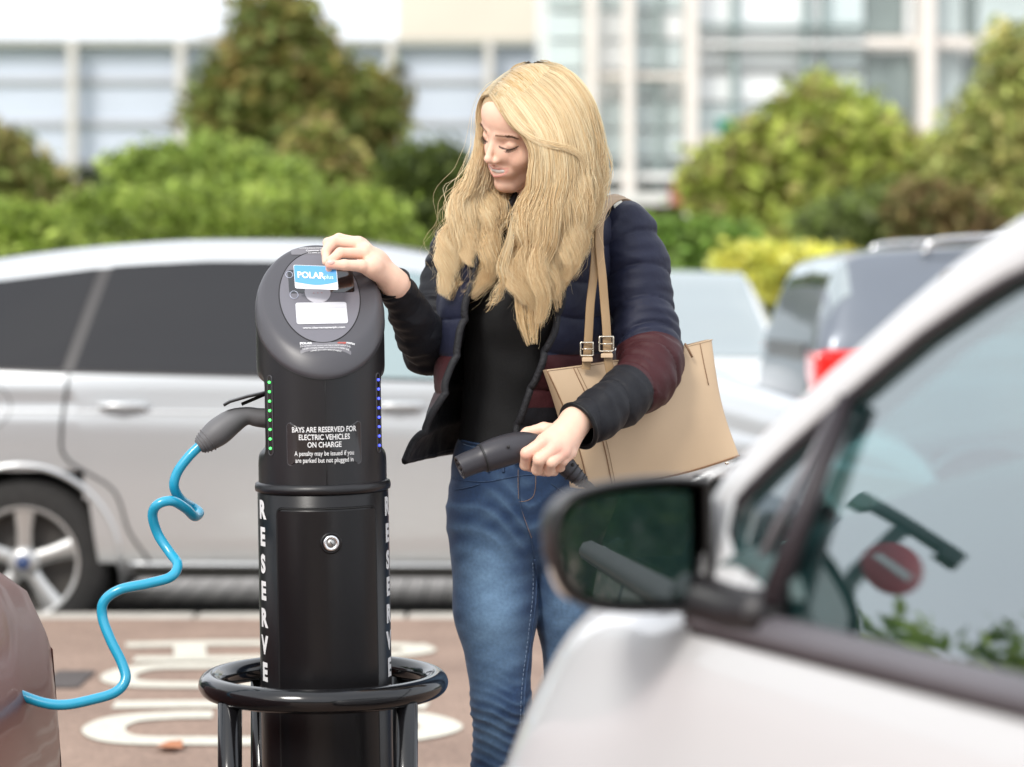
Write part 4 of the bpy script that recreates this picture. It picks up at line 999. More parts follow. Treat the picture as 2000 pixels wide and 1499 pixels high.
# ================================================================ cable and plugs
M_plug = mat('plug_grey', (.12, .118, .122), .55, var=.08, bump=.15, bscale=700, bdist=.0008)
M_cable = mat('blue_cable', (.015, .33, .52), .26, var=.05, vscale=20, coat=.4)
PL = thing('charging_plug', 'grey charging plug pushed into the left side of the post with blue cable', 'charging plug', W(455, 822, 4.2))
pc = W(455, 822, 4.2)
def rel(pts, c): return [tuple(W(p[0], p[1], p[2])-c) for p in pts]
P = rel([(530, 818, 4.2), (505, 816, 4.195), (482, 813, 4.19), (455, 823, 4.185), (425, 845, 4.18), (402, 863, 4.175), (388, 873, 4.172)], pc)
Pr = cr(np.c_[np.array(P), [.0205, .0190, .0180, .0245, .0275, .0215, .0140]], 40)
V, Fc = tube(Pr[:, :3], Pr[:, 3], 24, sq=.88); mesh_obj('plug_body', V, Fc, M_plug, PL)
for t in (31.5, 33.5, 35.5, 37.5):
    i = int(t); p = Pr[i, :3]; d = Pr[i+1, :3]-Pr[i-1, :3]; d /= np.linalg.norm(d)
    V, Fc = tube([p-d*.0016, p-d*.0008, p+d*.0008, p+d*.0016], [Pr[i, 3]*.94, Pr[i, 3]+.0012, Pr[i, 3]+.0012, Pr[i, 3]*.94], 24, sq=.92); mesh_obj('grip_ridge', V, Fc, M_plug, PL)
cb = rel([(390, 871, 4.172), (368, 893, 4.168), (347, 922, 4.165), (340, 950, 4.168), (352, 975, 4.19), (374, 990, 4.225), (389, 1001, 4.215), (380, 1009, 4.19), (362, 993, 4.16), (335, 979, 4.135), (308, 986, 4.13), (298, 1008, 4.14), (309, 1045, 4.15), (332, 1080, 4.14),
          (347, 1103, 4.12), (334, 1127, 4.10), (290, 1140, 4.09), (235, 1152, 4.08), (204, 1174, 4.08), (200, 1205, 4.08), (216, 1250, 4.07), (238, 1295, 4.06), (245, 1328, 4.05), (224, 1353, 4.04), (175, 1368, 4.03), (125, 1377, 4.02), (80, 1372, 4.02), (20, 1350, 4.03)], pc)
V, Fc = tube(cr(cb, 420), .0087, 16); mesh_obj('cable', V, Fc, M_cable, PL)
# socket flap held open above the plug
FP = [W(440, 794, 4.16), W(452, 784, 4.16), W(519, 768, 4.17), W(521, 774, 4.17), W(521, 774, 4.225), W(519, 768, 4.225), W(452, 784, 4.225), W(440, 794, 4.22)]
inv = (Matrix.Translation((PX, PYc, 0))@Matrix.Rotation(R(8), 4, 'Z')@Matrix.Rotation(R(-1), 4, 'Y')).inverted()
def postloc(v): return inv@v
V = []
for px, py in ((438, 793), (450, 786), (484, 776), (522, 768)):
    for yy in (4.165, 4.18, 4.205, 4.22):
        V.append(tuple(postloc(W(px, py+(2 if yy in (4.165, 4.22) else 0), yy))))
fl = mesh_obj('socket_flap', V, grid_faces(4, 4), M_post_up, CP); solid(fl, .0045); bevel(fl, .001, 2)
V, Fc = tube([postloc(W(472, 790, 4.19)), postloc(W(524, 768, 4.19))], .003, 8); mesh_obj('flap_hinge', V, Fc, M_line, fl)
# ================================================================ the woman
from mathutils.bvhtree import BVHTree
PER = thing('person', 'blonde woman in a quilted jacket and blue jeans holding a card to the charging post', 'person', (W(1040, HZ, 4.5).x, 4.5, 0))
PO = np.array(PER.location[:])
def w3(px, py, Y): return np.array(W(px, py, Y)[:])
def pobj(name, V, Fc, m, parent=None, **k):
    return mesh_obj(name, np.asarray(V, float)-PO, Fc, m, parent or PER, **k)
# ---- head frame (x her left, y forward, z up; columns in world)
def headR(yaw, pitch, roll):
    cy, sy, cp, sp, c, s = math.cos(yaw), math.sin(yaw), math.cos(pitch), math.sin(pitch), math.cos(roll), math.sin(roll)
    return np.array([[cy, -sy, 0], [sy, cy, 0], [0, 0, 1]])@np.array([[1, 0, 0], [0, cp, -sp], [0, sp, cp]])@np.array([[c, 0, s], [0, 1, 0], [-s, 0, c]])@np.diag([1., -1., 1.])
HR = headR(R(-51), R(24), R(20)).astype(np.float32); HS = .935
HC = w3(1027, 246, 4.392).astype(np.float32)
def toh(P): return (P-HC)@HR/HS
def fromh(q): return np.asarray(q)@HR.T*HS+HC
def head_sdf(P):
    q = toh(P); a = q.copy(); a[..., 0] = np.abs(a[..., 0])
    d = sd_ell(q, (0, -.014, .030), (.073, .093, .084))
    d = smin(d, sd_ell(q, (0, .026, -.030), (.059, .062, .080)), .03)
    d = smin(d, sd_ell(q, (0, .034, .045), (.058, .056, .050)), .02)
    d = smin(d, sd_cone(q, (0, .015, -.055), (0, .066, -.096), .046, .018), .02)
    d = smin(d, sd_cone(a, (.050, -.005, -.045), (.016, .060, -.098), .016, .013), .02)
    d = smin(d, sd_ell(a, (.036, .056, -.034), (.024, .022, .022)), .014)
    d = smin(d, sd_cone(a, (.010, .084, .017), (.044, .066, .018), .007, .006), .010)
    d = smax(d, -sd_ell(a, (.031, .094, -.001), (.019, .016, .011)), .012)
    lid = sd_ell(a, (.0305, .0675, -.001), (.0145, .0135, .0125)); d = smin(d, lid, .004)
    # crease above and below the lowered lid
    d = smin(d, sd_cone(q, (0, .083, .010), (0, .1045, -.027), .0060, .0070), .009)
    d = smin(d, sd_ell(a, (.0175, .0790, -.0240), (.0120, .0120, .0150)), .012)
    d = smin(d, sd_cone(a, (.0095, .0815, .006), (.0125, .0845, -.026), .0055, .0080), .010)
    d = smin(d, sd_ell(q, (0, .1050, -.0300), (.0070, .0064, .0062)), .008)
    d = smin(d, sd_ell(a, (.0105, .0950, -.0335), (.0058, .0082, .0052)), .008)
    d = smax(d, -sd_ell(a, (.0056, .0985, -.0400), (.0028, .0040, .0028)), .002)
    # smiling mouth
    d = smin(d, sd_ell(q, (0, .071, -.061), (.034, .021, .019)), .012)
    d = smax(d, -sd_ell(q, (0, .0925, -.0578), (.0245, .013, .0076)), .003)
    up = np.minimum(sd_cone(a, (0, .0955, -.0515), (.012, .0905, -.0515), .0032, .0032), sd_cone(a, (.012, .0905, -.0515), (.0325, .0715, -.0490), .0032, .0016))
    lo = np.minimum(sd_cone(a, (0, .0925, -.0705), (.012, .0885, -.0675), .0042, .0036), sd_cone(a, (.012, .0885, -.0675), (.0325, .0710, -.0498), .0038, .0016))
    d = smin(d, up, .003); d = smin(d, lo, .003)
    d = smin(d, sd_ell(q, (0, .0775, -.0960), (.014, .012, .013)), .010)
    ear = sd_ell(a, (.074, -.008, -.008), (.006, .017, .028)); d = smin(d, ear, .006)
    nk = sd_cone(P, fromh((0, -.025, -.05)), w3(1050, 400, 4.47), .052, .050)
    nk = smin(nk, sd_cone(P, w3(1050, 400, 4.47), w3(1045, 470, 4.49), .050, .085), .03)
    return smin(d, nk, .022)
tV, tF = surface_nets(head_sdf, HC+np.array([-.135, -.16, -.275]), HC+np.array([.145, .16, .145]), .0021)
q = toh(tV); ax_ = np.abs(q[:, 0])
SK = np.array([.90, .585, .44])
col = np.tile(SK, (len(tV), 1))
def blend(mask, c): 
    global col
    m = np.clip(mask, 0, 1)[:, None]; col = col*(1-m)+np.array(c)*m
g = lambda cx, cy, cz, s: np.exp(-((ax_-cx)**2+(q[:, 1]-cy)**2+(q[:, 2]-cz)**2)/(2*s*s))
blend(.14*g(.036, .075, -.028, .015), (.78, .30, .23)); blend(.12*g(0, .108, -.038, .008), (.68, .28, .22))

# brow hair, lash line, lips, scalp are coloured on the skin itself
bz = .0205-.10*(ax_-.030)**2*9-(ax_ > .042)*(ax_-.042)*.5
blend((ax_ > .011)*(ax_ < .051)*np.clip(1-np.abs(q[:, 2]-bz)/.0030, 0, 1)*(q[:, 1] > .05)*1.3, (.16, .085, .045))
lz = -.0088+((ax_-.0305)/.0145)**2*.0050
blend((np.abs(ax_-.031) < .0155)*np.clip(1-np.abs(q[:, 2]-lz)/.0020, 0, 1)*(q[:, 1] > .06)*1.5, (.03, .018, .014))
blend((np.abs(ax_-.031) < .014)*np.clip(1-np.abs(q[:, 2]-.0075)/.0013, 0, 1)*(q[:, 1] > .06)*.3, (.45, .22, .16))  # lid crease: its shade put into the skin colour as a darker line
lipm = np.clip((.0315-ax_)/.004, 0, 1)*(q[:, 1] > .070)
upm = np.clip(1-np.abs(q[:, 2]+.0515-(ax_/.032)**2*.0020)/.0027, 0, 1)*1.5; lom = np.clip(1-np.abs(q[:, 2]+.0700-(ax_/.032)**2*.0195)/.0038, 0, 1)*1.5
blend(lipm*np.maximum(upm, lom)*.62, (.74, .27, .25))
sc_ = ((q[:, 2] > .078-.35*np.clip(q[:, 1], 0, 1)+.0*ax_) & (q[:, 1] < .075)) | (q[:, 1] < -.02) & (q[:, 2] > -.09)
blend(sc_*1.0, (.42, .29, .15))
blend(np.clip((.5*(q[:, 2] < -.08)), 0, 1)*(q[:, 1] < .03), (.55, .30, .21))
bodyV = [tV]; bodyF = [tF]; bodyC = [col]; off = len(tV)
# ---- hands
def skin_sdf(prims, k=.006):
    def f(P):
        d = None
        for p in prims:
            kk = p[4] if len(p) > 4 else k
            e = sd_cone(P, p[0], p[1], p[2], p[3])
            d = e if d is None else smin(d, e, kk)
        return d
    return f
def finger(pts, rs, k=.0035, root=None):
    P = [w3(*p) for p in pts]; out = []
    for i in range(len(P)-1): out.append((P[i], P[i+1], rs[i], rs[i+1], k))
    return out
def build_hand(palm, fingers, h=.0016):
    """fingers blend with the palm only at their roots"""
    groups = [skin_sdf(f, .0012) for f in fingers]; pf = skin_sdf(palm, .012)
    def f(P):
        d = pf(P)
        fs = [g_(P) for g_ in groups]
        u = fs[0]
        for e in fs[1:]: u = smin(u, e, .0009)
        return smin(d, u, .0055)
    pts = np.array([p[0] for G in [palm]+fingers for p in G]+[p[1] for G in [palm]+fingers for p in G])
    return surface_nets(f, pts.min(0)-.036, pts.max(0)+.036, h)
def add_body(V, Fc, C):
    global off
    bodyV.append(V); bodyF.append(Fc+off); bodyC.append(C); off += len(V)
# her right hand, pinching the card
wr = w3(772, 556, 4.262)
palm = [(w3(806, 606, 4.325), wr, .024, .0215), (wr, w3(712, 492, 4.235), .0225, .0165), (wr, w3(700, 478, 4.255), .021, .0150), (wr, w3(705, 480, 4.280), .020, .0145), (w3(735, 512, 4.25), w3(730, 520, 4.215), .021, .016), (w3(760, 545, 4.245), w3(725, 522, 4.212), .019, .015)]
RF = [finger([(708, 496, 4.222), (664, 494, 4.196), (646, 510, 4.186), (643, 526, 4.184)], [.0105, .0088, .0080, .0066]),
      finger([(698, 478, 4.240), (652, 474, 4.226), (637, 492, 4.212), (637, 512, 4.198)], [.0110, .0092, .0083, .0070]),
      finger([(694, 474, 4.262), (662, 466, 4.262), (640, 474, 4.258), (638, 500, 4.240)], [.0105, .0088, .0080, .0068]),
      finger([(700, 482, 4.284), (672, 476, 4.290), (654, 480, 4.285), (648, 498, 4.270)], [.0095, .0080, .0070, .0060]),
      finger([(738, 534, 4.224), (706, 520, 4.198), (672, 518, 4.182), (643, 518, 4.176)], [.0145, .0108, .0092, .0074])]
V, Fc = build_hand(palm, RF)
C = np.tile(SK*.92, (len(V), 1)); n_ = vnoise(V, 90, 5)[:, None]; C = C*(1+.05*n_)
for p, s, c, a in ((w3(652, 478, 4.20), .010, (.74, .33, .26), .5), (w3(643, 516, 4.17), .008, (.76, .33, .27), .6), (w3(700, 470, 4.25), .010, (.76, .38, .30), .4)):
    m = (np.exp(-((V-p)**2).sum(1)/(2*s*s))*a)[:, None]; C = C*(1-m)+np.array(c)*m
add_body(V, Fc, C)
# her left hand, closed round the plug handle
wr2 = w3(1122, 826, 4.205)
palm = [(w3(1160, 802, 4.24), wr2, .0245, .0235), (wr2, w3(1064, 862, 4.158), .023, .0150), (wr2, w3(1084, 874, 4.152), .022, .0150), (wr2, w3(1100, 880, 4.160), .021, .0145), (wr2, w3(1112, 880, 4.178), .021, .0140), (w3(1100, 850, 4.19), w3(1078, 850, 4.205), .020, .016)]
LF = [finger([(1060, 866, 4.152), (1029, 886, 4.146), (1026, 908, 4.168), (1042, 915, 4.196)], [.0125, .0108, .0098, .0080]),
      finger([(1082, 878, 4.148), (1053, 898, 4.136), (1049, 918, 4.158), (1064, 922, 4.190)], [.0125, .0106, .0096, .0080]),
      finger([(1099, 886, 4.154), (1077, 903, 4.140), (1071, 920, 4.160), (1083, 922, 4.190)], [.0118, .0100, .0092, .0076]),
      finger([(1113, 886, 4.170), (1099, 900, 4.158), (1093, 913, 4.174), (1100, 915, 4.198)], [.0105, .0090, .0082, .0070]),
      finger([(1100, 846, 4.212), (1062, 838, 4.228), (1030, 846, 4.222), (1008, 862, 4.212)], [.0150, .0115, .0100, .0080])]
V, Fc = build_hand(palm, LF)
C = np.tile(SK*.90, (len(V), 1)); C = C*(1+.05*vnoise(V, 80, 8)[:, None])
for p, s, c, a in ((w3(1030, 890, 4.14), .009, (.74, .34, .26), .5), (w3(1084, 876, 4.14), .010, (.74, .36, .29), .5), (w3(1104, 884, 4.14), .010, (.74, .36, .29), .5), (w3(1062, 864, 4.14), .010, (.74, .36, .29), .4)):
    m = (np.exp(-((V-p)**2).sum(1)/(2*s*s))*a)[:, None]; C = C*(1-m)+np.array(c)*m
add_body(V, Fc, C)
# torso, arms and legs under the clothes
cp = [(w3(1045, 440, 4.49), w3(1035, 600, 4.49), .06, .08), (w3(1035, 600, 4.49), w3(1015, 800, 4.50), .08, .07), (w3(1015, 800, 4.5), w3(1035, 960, 4.51), .07, .085),
      (w3(930, 470, 4.50), w3(1150, 460, 4.50), .042, .042), (w3(905, 480, 4.51), w3(848, 680, 4.45), .032, .026), (w3(848, 680, 4.45), w3(800, 604, 4.322), .026, .021),
      (w3(1215, 460, 4.50), w3(1268, 700, 4.405), .036, .028), (w3(1268, 700, 4.405), w3(1170, 806, 4.25), .026, .018),
      (w3(968, 1020, 4.51), w3(979, 1370, 4.478), .060, .040), (w3(979, 1370, 4.478), w3(975, 1500, 4.505), .040, .038), (w3(975, 1500, 4.505), w3(985, 1830, 4.57), .038, .026), (w3(1105, 1020, 4.525), w3(1124, 1370, 4.545), .060, .040), (w3(1124, 1370, 4.545), w3(1120, 1500, 4.57), .040, .038), (w3(1120, 1500, 4.57), w3(1130, 1830, 4.64), .038, .026)]
V, Fc = surface_nets(skin_sdf(cp, .03), np.array([-.32, 4.15, .02]), np.array([.35, 4.72, 1.42]), .008)
add_body(V, Fc, np.tile(SK, (len(V), 1)))
M_skin = mat('skin', (.7, .45, .35), .46, var=.04, vscale=60, attr='col', sss=.12, bump=.12, bscale=900, bdist=.0005, spec=.4)
body = pobj('body', np.vstack(bodyV), np.vstack(bodyF), M_skin, attr=np.vstack(bodyC))
# teeth
V, Fc = tube([fromh(p) for p in ((.0270, .0715, -.0535), (.0150, .0830, -.0562), (.0050, .0878, -.0572), (-.0050, .0878, -.0572), (-.0150, .0830, -.0562), (-.0270, .0715, -.0535))], .0068, 10)
pobj('teeth', V, Fc, mat('teeth', (.95, .93, .88), .25, var=.02))
# eyelashes and brow hairs
V_, F_ = [], []
def add_t(V, Fc):
    b = sum(len(v) for v in V_); V_.append(V); F_.extend(tuple(b+i for i in f) for f in Fc)
r5 = np.random.default_rng(5)
M_lash = mat('lash', (.015, .01, .008), .5)
for sg in (1, -1):
    V_.clear(); F_.clear()
    for t in np.linspace(-1, 1, 22):
        x = .0305+.0145*t; z = -.0088+t*t*.0048; y = .0675+.0136*math.sqrt(max(.02, 1-(t*.97)**2))
        p0 = np.array((sg*x, y-.001, z)); p2 = p0+np.array((sg*.0030*t, .0075, -.0040+.001*abs(t)))
        V, Fc = tube([fromh(p0), fromh((p0+p2)/2+[0, 0, -.0012]), fromh(p2)], [.00045, .00035, .00012], 4); add_t(V, Fc)
    pobj('eyelashes', np.vstack(V_), list(F_), M_lash)
M_brow = mat('brow', (.13, .07, .04), .6)
for sg in (1, -1):
    V_.clear(); F_.clear()
    for i in range(90):
        x = .0125+.036*r5.random(); z = .0205-.9*(x-.030)**2-(x > .042)*(x-.042)*.5+.0022*r5.normal()*.6
        y = .0880-14*(x-.006)**2*.62
        p0 = np.array((sg*x, y, z)); p1 = p0+np.array((sg*.005, -.0012, .0009))
        V, Fc = tube([fromh(p0), fromh((p0+p1)/2+[0, 0, .0003]), fromh(p1)], [.0003, .0003, .0001], 4); add_t(V, Fc)
    pobj('eyebrow', np.vstack(V_), list(F_), M_brow)
# ring and nails
c = w3(1071, 910, 4.148); V, Fc = tube([c+np.array([.0105*math.cos(t)*.85, .012*math.sin(t)*.9, .0105*math.cos(t)*-.55]) for t in np.linspace(0, 6.283, 33)], .0011, 6, caps=False)
pobj('finger_ring', V, Fc, mat('gold', (.85, .68, .42), .2, metal=1))
def ellipsoid(c, ax, n=10):
    a = np.linspace(0, math.pi, n); b = np.linspace(0, 2*math.pi, 2*n, endpoint=False)
    V = [np.array(c)+ax[0]*math.sin(u)*math.cos(v)+ax[1]*math.sin(u)*math.sin(v)+ax[2]*math.cos(u) for u in a for v in b]
    return V, grid_faces(n, 2*n, True)
V, Fc = ellipsoid(w3(646, 513, 4.1705), (np.array([.0068, 0, .0004]), np.array([.0, .0008, .0046]), np.array([.0, .0022, -.0004]))); pobj('thumb_nail', V, Fc, mat('nail', (.78, .50, .43), .22, coat=.4))

# ================================================================ hair
def add_translucent(m, f):
    nt = m.node_tree; b = nt.nodes['Principled BSDF']; t = nt.nodes.new('ShaderNodeBsdfTranslucent'); x = nt.nodes.new('ShaderNodeMixShader'); x.inputs[0].default_value = f
    nt.links.new(b.inputs['Base Color'].links[0].from_socket, t.inputs['Color']); nt.links.new(b.outputs[0], x.inputs[1]); nt.links.new(t.outputs[0], x.inputs[2]); nt.links.new(x.outputs[0], nt.nodes['Material Output'].inputs['Surface'])
M_hair = mat('blonde_hair', (.6, .45, .25), .34, var=.05, vscale=20, attr='col', spec=.5, sheen=.2)
def skull(P):
    q = toh(P.astype(np.float32)); d = sd_ell(q, (0, -.014, .030), (.073, .093, .084))
    d = smin(d, sd_ell(q, (0, .026, -.030), (.059, .062, .080)), .03); return smin(d, sd_ell(q, (0, .034, .045), (.058, .056, .050)), .02)*HS
def collide(P, u, t):
    """keep the strands on the outside of the scalp"""
    K = P.shape[1]; m = int(K*.62); Q = P[:, :m].copy(); lift = (.0025+.011*u*np.clip(t[None, :m]*5, 0.05, 1))
    for _ in range(3):
        d = skull(Q); e = .002; g = np.stack([skull(Q+np.eye(3)[i]*e)-d for i in range(3)], -1); g /= np.linalg.norm(g, axis=2)[..., None]+1e-9
        Q = Q+g*np.maximum(0, lift-d)[..., None]
    w = np.clip((m-1-np.arange(m))/5, 0, 1)[None, :, None]; P = P.copy(); P[:, :m] = P[:, :m]*(1-w)+Q*w; return P
def hair_sheet(name, guides, n, clumps, seed, rad=.00042, depth=.018, wave=.015, dark=0.0, endvar=.16, fly=.0, K=30, rootdark=.5, spread=.0065, par=None):
    r = np.random.default_rng(seed); G = []
    for g_ in guides:
        P = np.array([w3(*p) for p in g_]); G.append(resample(cr(P, 80), K))
    G = np.array(G); ng = len(G)
    cen = (np.arange(clumps)+.5+.35*(r.random(clumps)-.5))/clumps; cseed = r.random((clumps, 6)); c2 = np.sort(r.random(clumps*5)); c2s = r.random((clumps*5, 3))
    u = r.random(n); ci = np.abs(u[:, None]-cen[None]).argmin(1)
    t = np.linspace(0, 1, K)
    si = np.abs(u[:, None]-c2[None]).argmin(1); pull = (np.clip((t-.28)/.6, 0, 1)**1.1)[None]*.82
    uu = u[:, None]*(1-pull)+(.72*cen[ci]+.28*c2[si])[:, None]*pull
    x = np.clip(uu, 0, 1)*(ng-1); i = np.minimum(x.astype(int), ng-2); f = (x-i)[..., None]
    f = f*f*(3-2*f)*.5+f*.5
    tt = np.arange(K)[None].repeat(n, 0)
    # per-clump and per-strand length: re-time along the guide
    ln = (1-endvar*cseed[ci, 0])*(1-.14*r.random(n)**2); ts = t[None]*ln[:, None]*(K-1); a = np.minimum(ts.astype(int), K-2); b = (ts-a)[..., None]
    def samp(gi): return G[gi, a]*(1-b)+G[gi, a+1]*b
    P = samp(i)*(1-f)+samp(np.minimum(i+1, ng-1))*f
    T = np.gradient(P, axis=1); T /= np.linalg.norm(T, axis=2)[..., None]+1e-9
    view = np.array([0, -1.0, 0]); Sd = np.cross(T, view); Sd /= np.linalg.norm(Sd, axis=2)[..., None]+1e-9
    Dp = np.cross(Sd, T)
    ph = cseed[ci, 1][:, None]*6.28; fr = 3.6+1.4*cseed[ci, 2][:, None]; am = wave*(.5+cseed[ci, 3][:, None]); ramp = (np.clip((t-.36)/.5, 0, 1)**1.2)[None]
    wv = am*ramp*np.sin(6.28*fr*t[None]+ph+.7*c2s[si, 0][:, None]+.10*r.normal(size=(n, 1))); wd_ = am*.8*ramp*np.cos(6.28*fr*t[None]+ph+.7*c2s[si, 0][:, None])
    o1 = r.normal(size=(n, 1))*spread*(.30+.9*t[None])*(1-.72*np.clip((t[None]-.55)/.45, 0, 1)**1.5)+((c2s[si, 2][:, None]-.5)*.017*ramp*(1-.5*t[None])); o2 = (r.random((n, 1))-.15)*depth*np.clip(.25+t[None]*2.2, 0, 1)*(1-.35*ramp)
    cd = (cseed[ci, 4][:, None]-.3)*.026*ramp+(c2s[si, 1][:, None]-.4)*.012*ramp
    fl = fly*r.normal(size=(n, 1))*np.clip(t[None]-.15, 0, 1)**1.5; fl2 = fly*r.normal(size=(n, 1))*np.sin(t[None]*9+r.random((n, 1))*6)*t[None]*.6
    P = P+Sd*(o1+wv+fl+fl2)[..., None]-Dp*(o2+cd+wd_*.6)[..., None]+Dp*.004
    P[..., 2] += (fl*.4)
    T = np.gradient(P, axis=1); T /= np.linalg.norm(T, axis=2)[..., None]+1e-9
    Sd = np.cross(T, view); Sd /= np.linalg.norm(Sd, axis=2)[..., None]+1e-9; Dp = np.cross(Sd, T)
    P = collide(P, r.random((n, 1)), t)
    T = np.gradient(P, axis=1); T /= np.linalg.norm(T, axis=2)[..., None]+1e-9
    rr = rad*(.7+.6*r.random((n, 1)))*np.clip(1.15-t[None]**3*1.0, .12, 1)
    an = np.array([0, 2.09, 4.19])+.5
    V = P[:, :, None, :]+rr[..., None, None]*(np.cos(an)[None, None, :, None]*Sd[:, :, None, :]+np.sin(an)[None, None, :, None]*Dp[:, :, None, :])
    base = grid_faces(K, 3, True); Fc = (base[None]+(np.arange(n)*K*3)[:, None, None]).reshape(-1, 4)
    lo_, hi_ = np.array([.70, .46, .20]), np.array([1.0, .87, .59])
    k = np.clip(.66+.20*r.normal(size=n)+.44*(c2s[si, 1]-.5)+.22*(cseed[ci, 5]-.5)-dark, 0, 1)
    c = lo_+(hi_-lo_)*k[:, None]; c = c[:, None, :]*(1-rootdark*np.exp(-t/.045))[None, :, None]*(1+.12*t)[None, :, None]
    c = np.repeat(c[:, :, None, :], 3, 2)
    return pobj(name, V.reshape(-1, 3), Fc, M_hair, par, attr=c.reshape(-1, 3))
add_translucent(M_hair, .18)
NEAR = [[(968, 186, 4.325), (985, 208, 4.300), (1005, 238, 4.288), (1030, 264, 4.280), (1046, 300, 4.274), (1040, 345, 4.272), (1025, 400, 4.28), (1010, 460, 4.29), (1000, 520, 4.30), (1008, 570, 4.30), (1002, 620, 4.30), (1030, 668, 4.30)],
        [(985, 172, 4.335), (1012, 197, 4.295), (1042, 237, 4.275), (1066, 285, 4.265), (1072, 340, 4.262), (1060, 400, 4.265), (1045, 460, 4.275), (1030, 520, 4.285), (1040, 575, 4.295), (1040, 630, 4.30), (1050, 690, 4.30)],
        [(1010, 157, 4.350), (1046, 182, 4.298), (1080, 225, 4.275), (1100, 280, 4.265), (1106, 340, 4.262), (1098, 400, 4.265), (1085, 460, 4.275), (1070, 515, 4.285), (1072, 560, 4.29), (1062, 605, 4.295), (1062, 660, 4.30)],
        [(1038, 141, 4.365), (1080, 163, 4.312), (1115, 210, 4.288), (1135, 270, 4.28), (1143, 335, 4.28), (1138, 395, 4.285), (1128, 450, 4.29), (1112, 505, 4.295), (1100, 545, 4.30), (1086, 600, 4.30)],
        [(1062, 131, 4.380), (1104, 150, 4.335), (1138, 198, 4.318), (1154, 260, 4.315), (1158, 320, 4.315), (1150, 380, 4.31), (1138, 430, 4.305), (1128, 480, 4.305), (1116, 520, 4.305), (1095, 565, 4.305)],
        [(1082, 130, 4.405), (1122, 156, 4.375), (1152, 205, 4.365), (1168, 268, 4.37), (1176, 325, 4.365), (1178, 365, 4.355), (1160, 405, 4.335), (1148, 445, 4.32), (1140, 490, 4.315), (1126, 530, 4.31)]]
FAR = [[(967, 185, 4.33), (948, 195, 4.365), (941, 222, 4.38), (940, 255, 4.385), (936, 300, 4.385), (922, 340, 4.375), (900, 380, 4.365), (884, 425, 4.36), (872, 470, 4.355), (868, 515, 4.35), (858, 550, 4.35), (842, 585, 4.345)],
       [(984, 170, 4.345), (966, 178, 4.39), (948, 215, 4.42), (944, 260, 4.42), (944, 310, 4.41), (932, 360, 4.39), (912, 410, 4.37), (900, 455, 4.358), (893, 505, 4.35), (884, 545, 4.345), (868, 585, 4.34)],
       [(1009, 154, 4.360), (985, 162, 4.41), (965, 215, 4.455), (957, 290, 4.45), (958, 355, 4.42), (945, 405, 4.385), (930, 455, 4.36), (918, 505, 4.348), (902, 550, 4.34), (880, 590, 4.335)],
       [(1037, 138, 4.375), (1012, 146, 4.43), (990, 225, 4.485), (982, 305, 4.47), (985, 380, 4.42), (975, 430, 4.378), (962, 480, 4.355), (955, 520, 4.342), (945, 560, 4.335), (925, 600, 4.335)]]
shift = lambda G, dx, dy, dY, cut=0: [[(a+dx, b+dy, c+dY) for a, b, c in (g_[:-cut] if cut else g_)] for g_ in G]
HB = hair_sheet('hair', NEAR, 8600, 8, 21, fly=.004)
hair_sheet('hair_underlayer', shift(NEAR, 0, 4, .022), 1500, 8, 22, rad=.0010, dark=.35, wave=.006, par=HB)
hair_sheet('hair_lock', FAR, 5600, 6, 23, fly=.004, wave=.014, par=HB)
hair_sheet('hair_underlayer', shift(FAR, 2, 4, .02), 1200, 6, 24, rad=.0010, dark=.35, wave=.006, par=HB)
BACK = [[(1060, 130, 4.40), (1105, 142, 4.42), (1140, 190, 4.44), (1160, 260, 4.45), (1170, 330, 4.44), (1162, 385, 4.42), (1145, 440, 4.39), (1130, 480, 4.36)],
        [(1055, 126, 4.42), (1095, 138, 4.47), (1120, 200, 4.50), (1135, 270, 4.51), (1140, 340, 4.52), (1140, 400, 4.53), (1135, 470, 4.55)],
        [(1040, 124, 4.42), (1040, 140, 4.49), (1040, 200, 4.52), (1045, 280, 4.52), (1055, 350, 4.53), (1060, 420, 4.56), (1060, 480, 4.58)],
        [(1030, 126, 4.42), (1000, 145, 4.48), (985, 210, 4.50), (980, 290, 4.50), (985, 360, 4.50), (995, 420, 4.50), (1000, 470, 4.50)]]
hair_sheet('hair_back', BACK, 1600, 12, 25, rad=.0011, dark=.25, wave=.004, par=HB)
# the swept strands that cross towards the back of the head, and stray hairs
SW = [[(968, 186, 4.318), (988, 222, 4.292), (1010, 250, 4.280), (1040, 272, 4.270), (1075, 285, 4.262), (1110, 290, 4.262), (1135, 310, 4.27), (1150, 350, 4.278)],
      [(975, 180, 4.320), (1002, 218, 4.288), (1030, 248, 4.274), (1060, 268, 4.266), (1095, 280, 4.262), (1125, 300, 4.265), (1142, 340, 4.275), (1150, 390, 4.28)]]
hair_sheet('hair_lock', SW, 260, 3, 26, depth=.004, wave=.001, spread=.003, endvar=.1, par=HB)
hair_sheet('stray_hair', NEAR, 130, 60, 27, rad=.0003, fly=.012, wave=.010, spread=.014, par=HB)
hair_sheet('stray_hair', FAR, 150, 60, 28, rad=.0003, fly=.015, wave=.012, spread=.016, par=HB)
WISP = [[(1000, 420, 4.29), (990, 470, 4.30), (975, 510, 4.31), (978, 550, 4.31), (960, 590, 4.315), (935, 612, 4.32)], [(1005, 430, 4.29), (998, 480, 4.295), (988, 520, 4.30), (985, 560, 4.305), (968, 588, 4.31), (948, 600, 4.32)]]
hair_sheet('hair_lock', WISP, 60, 3, 29, rad=.0005, depth=.004, wave=.004, spread=.003, par=HB)
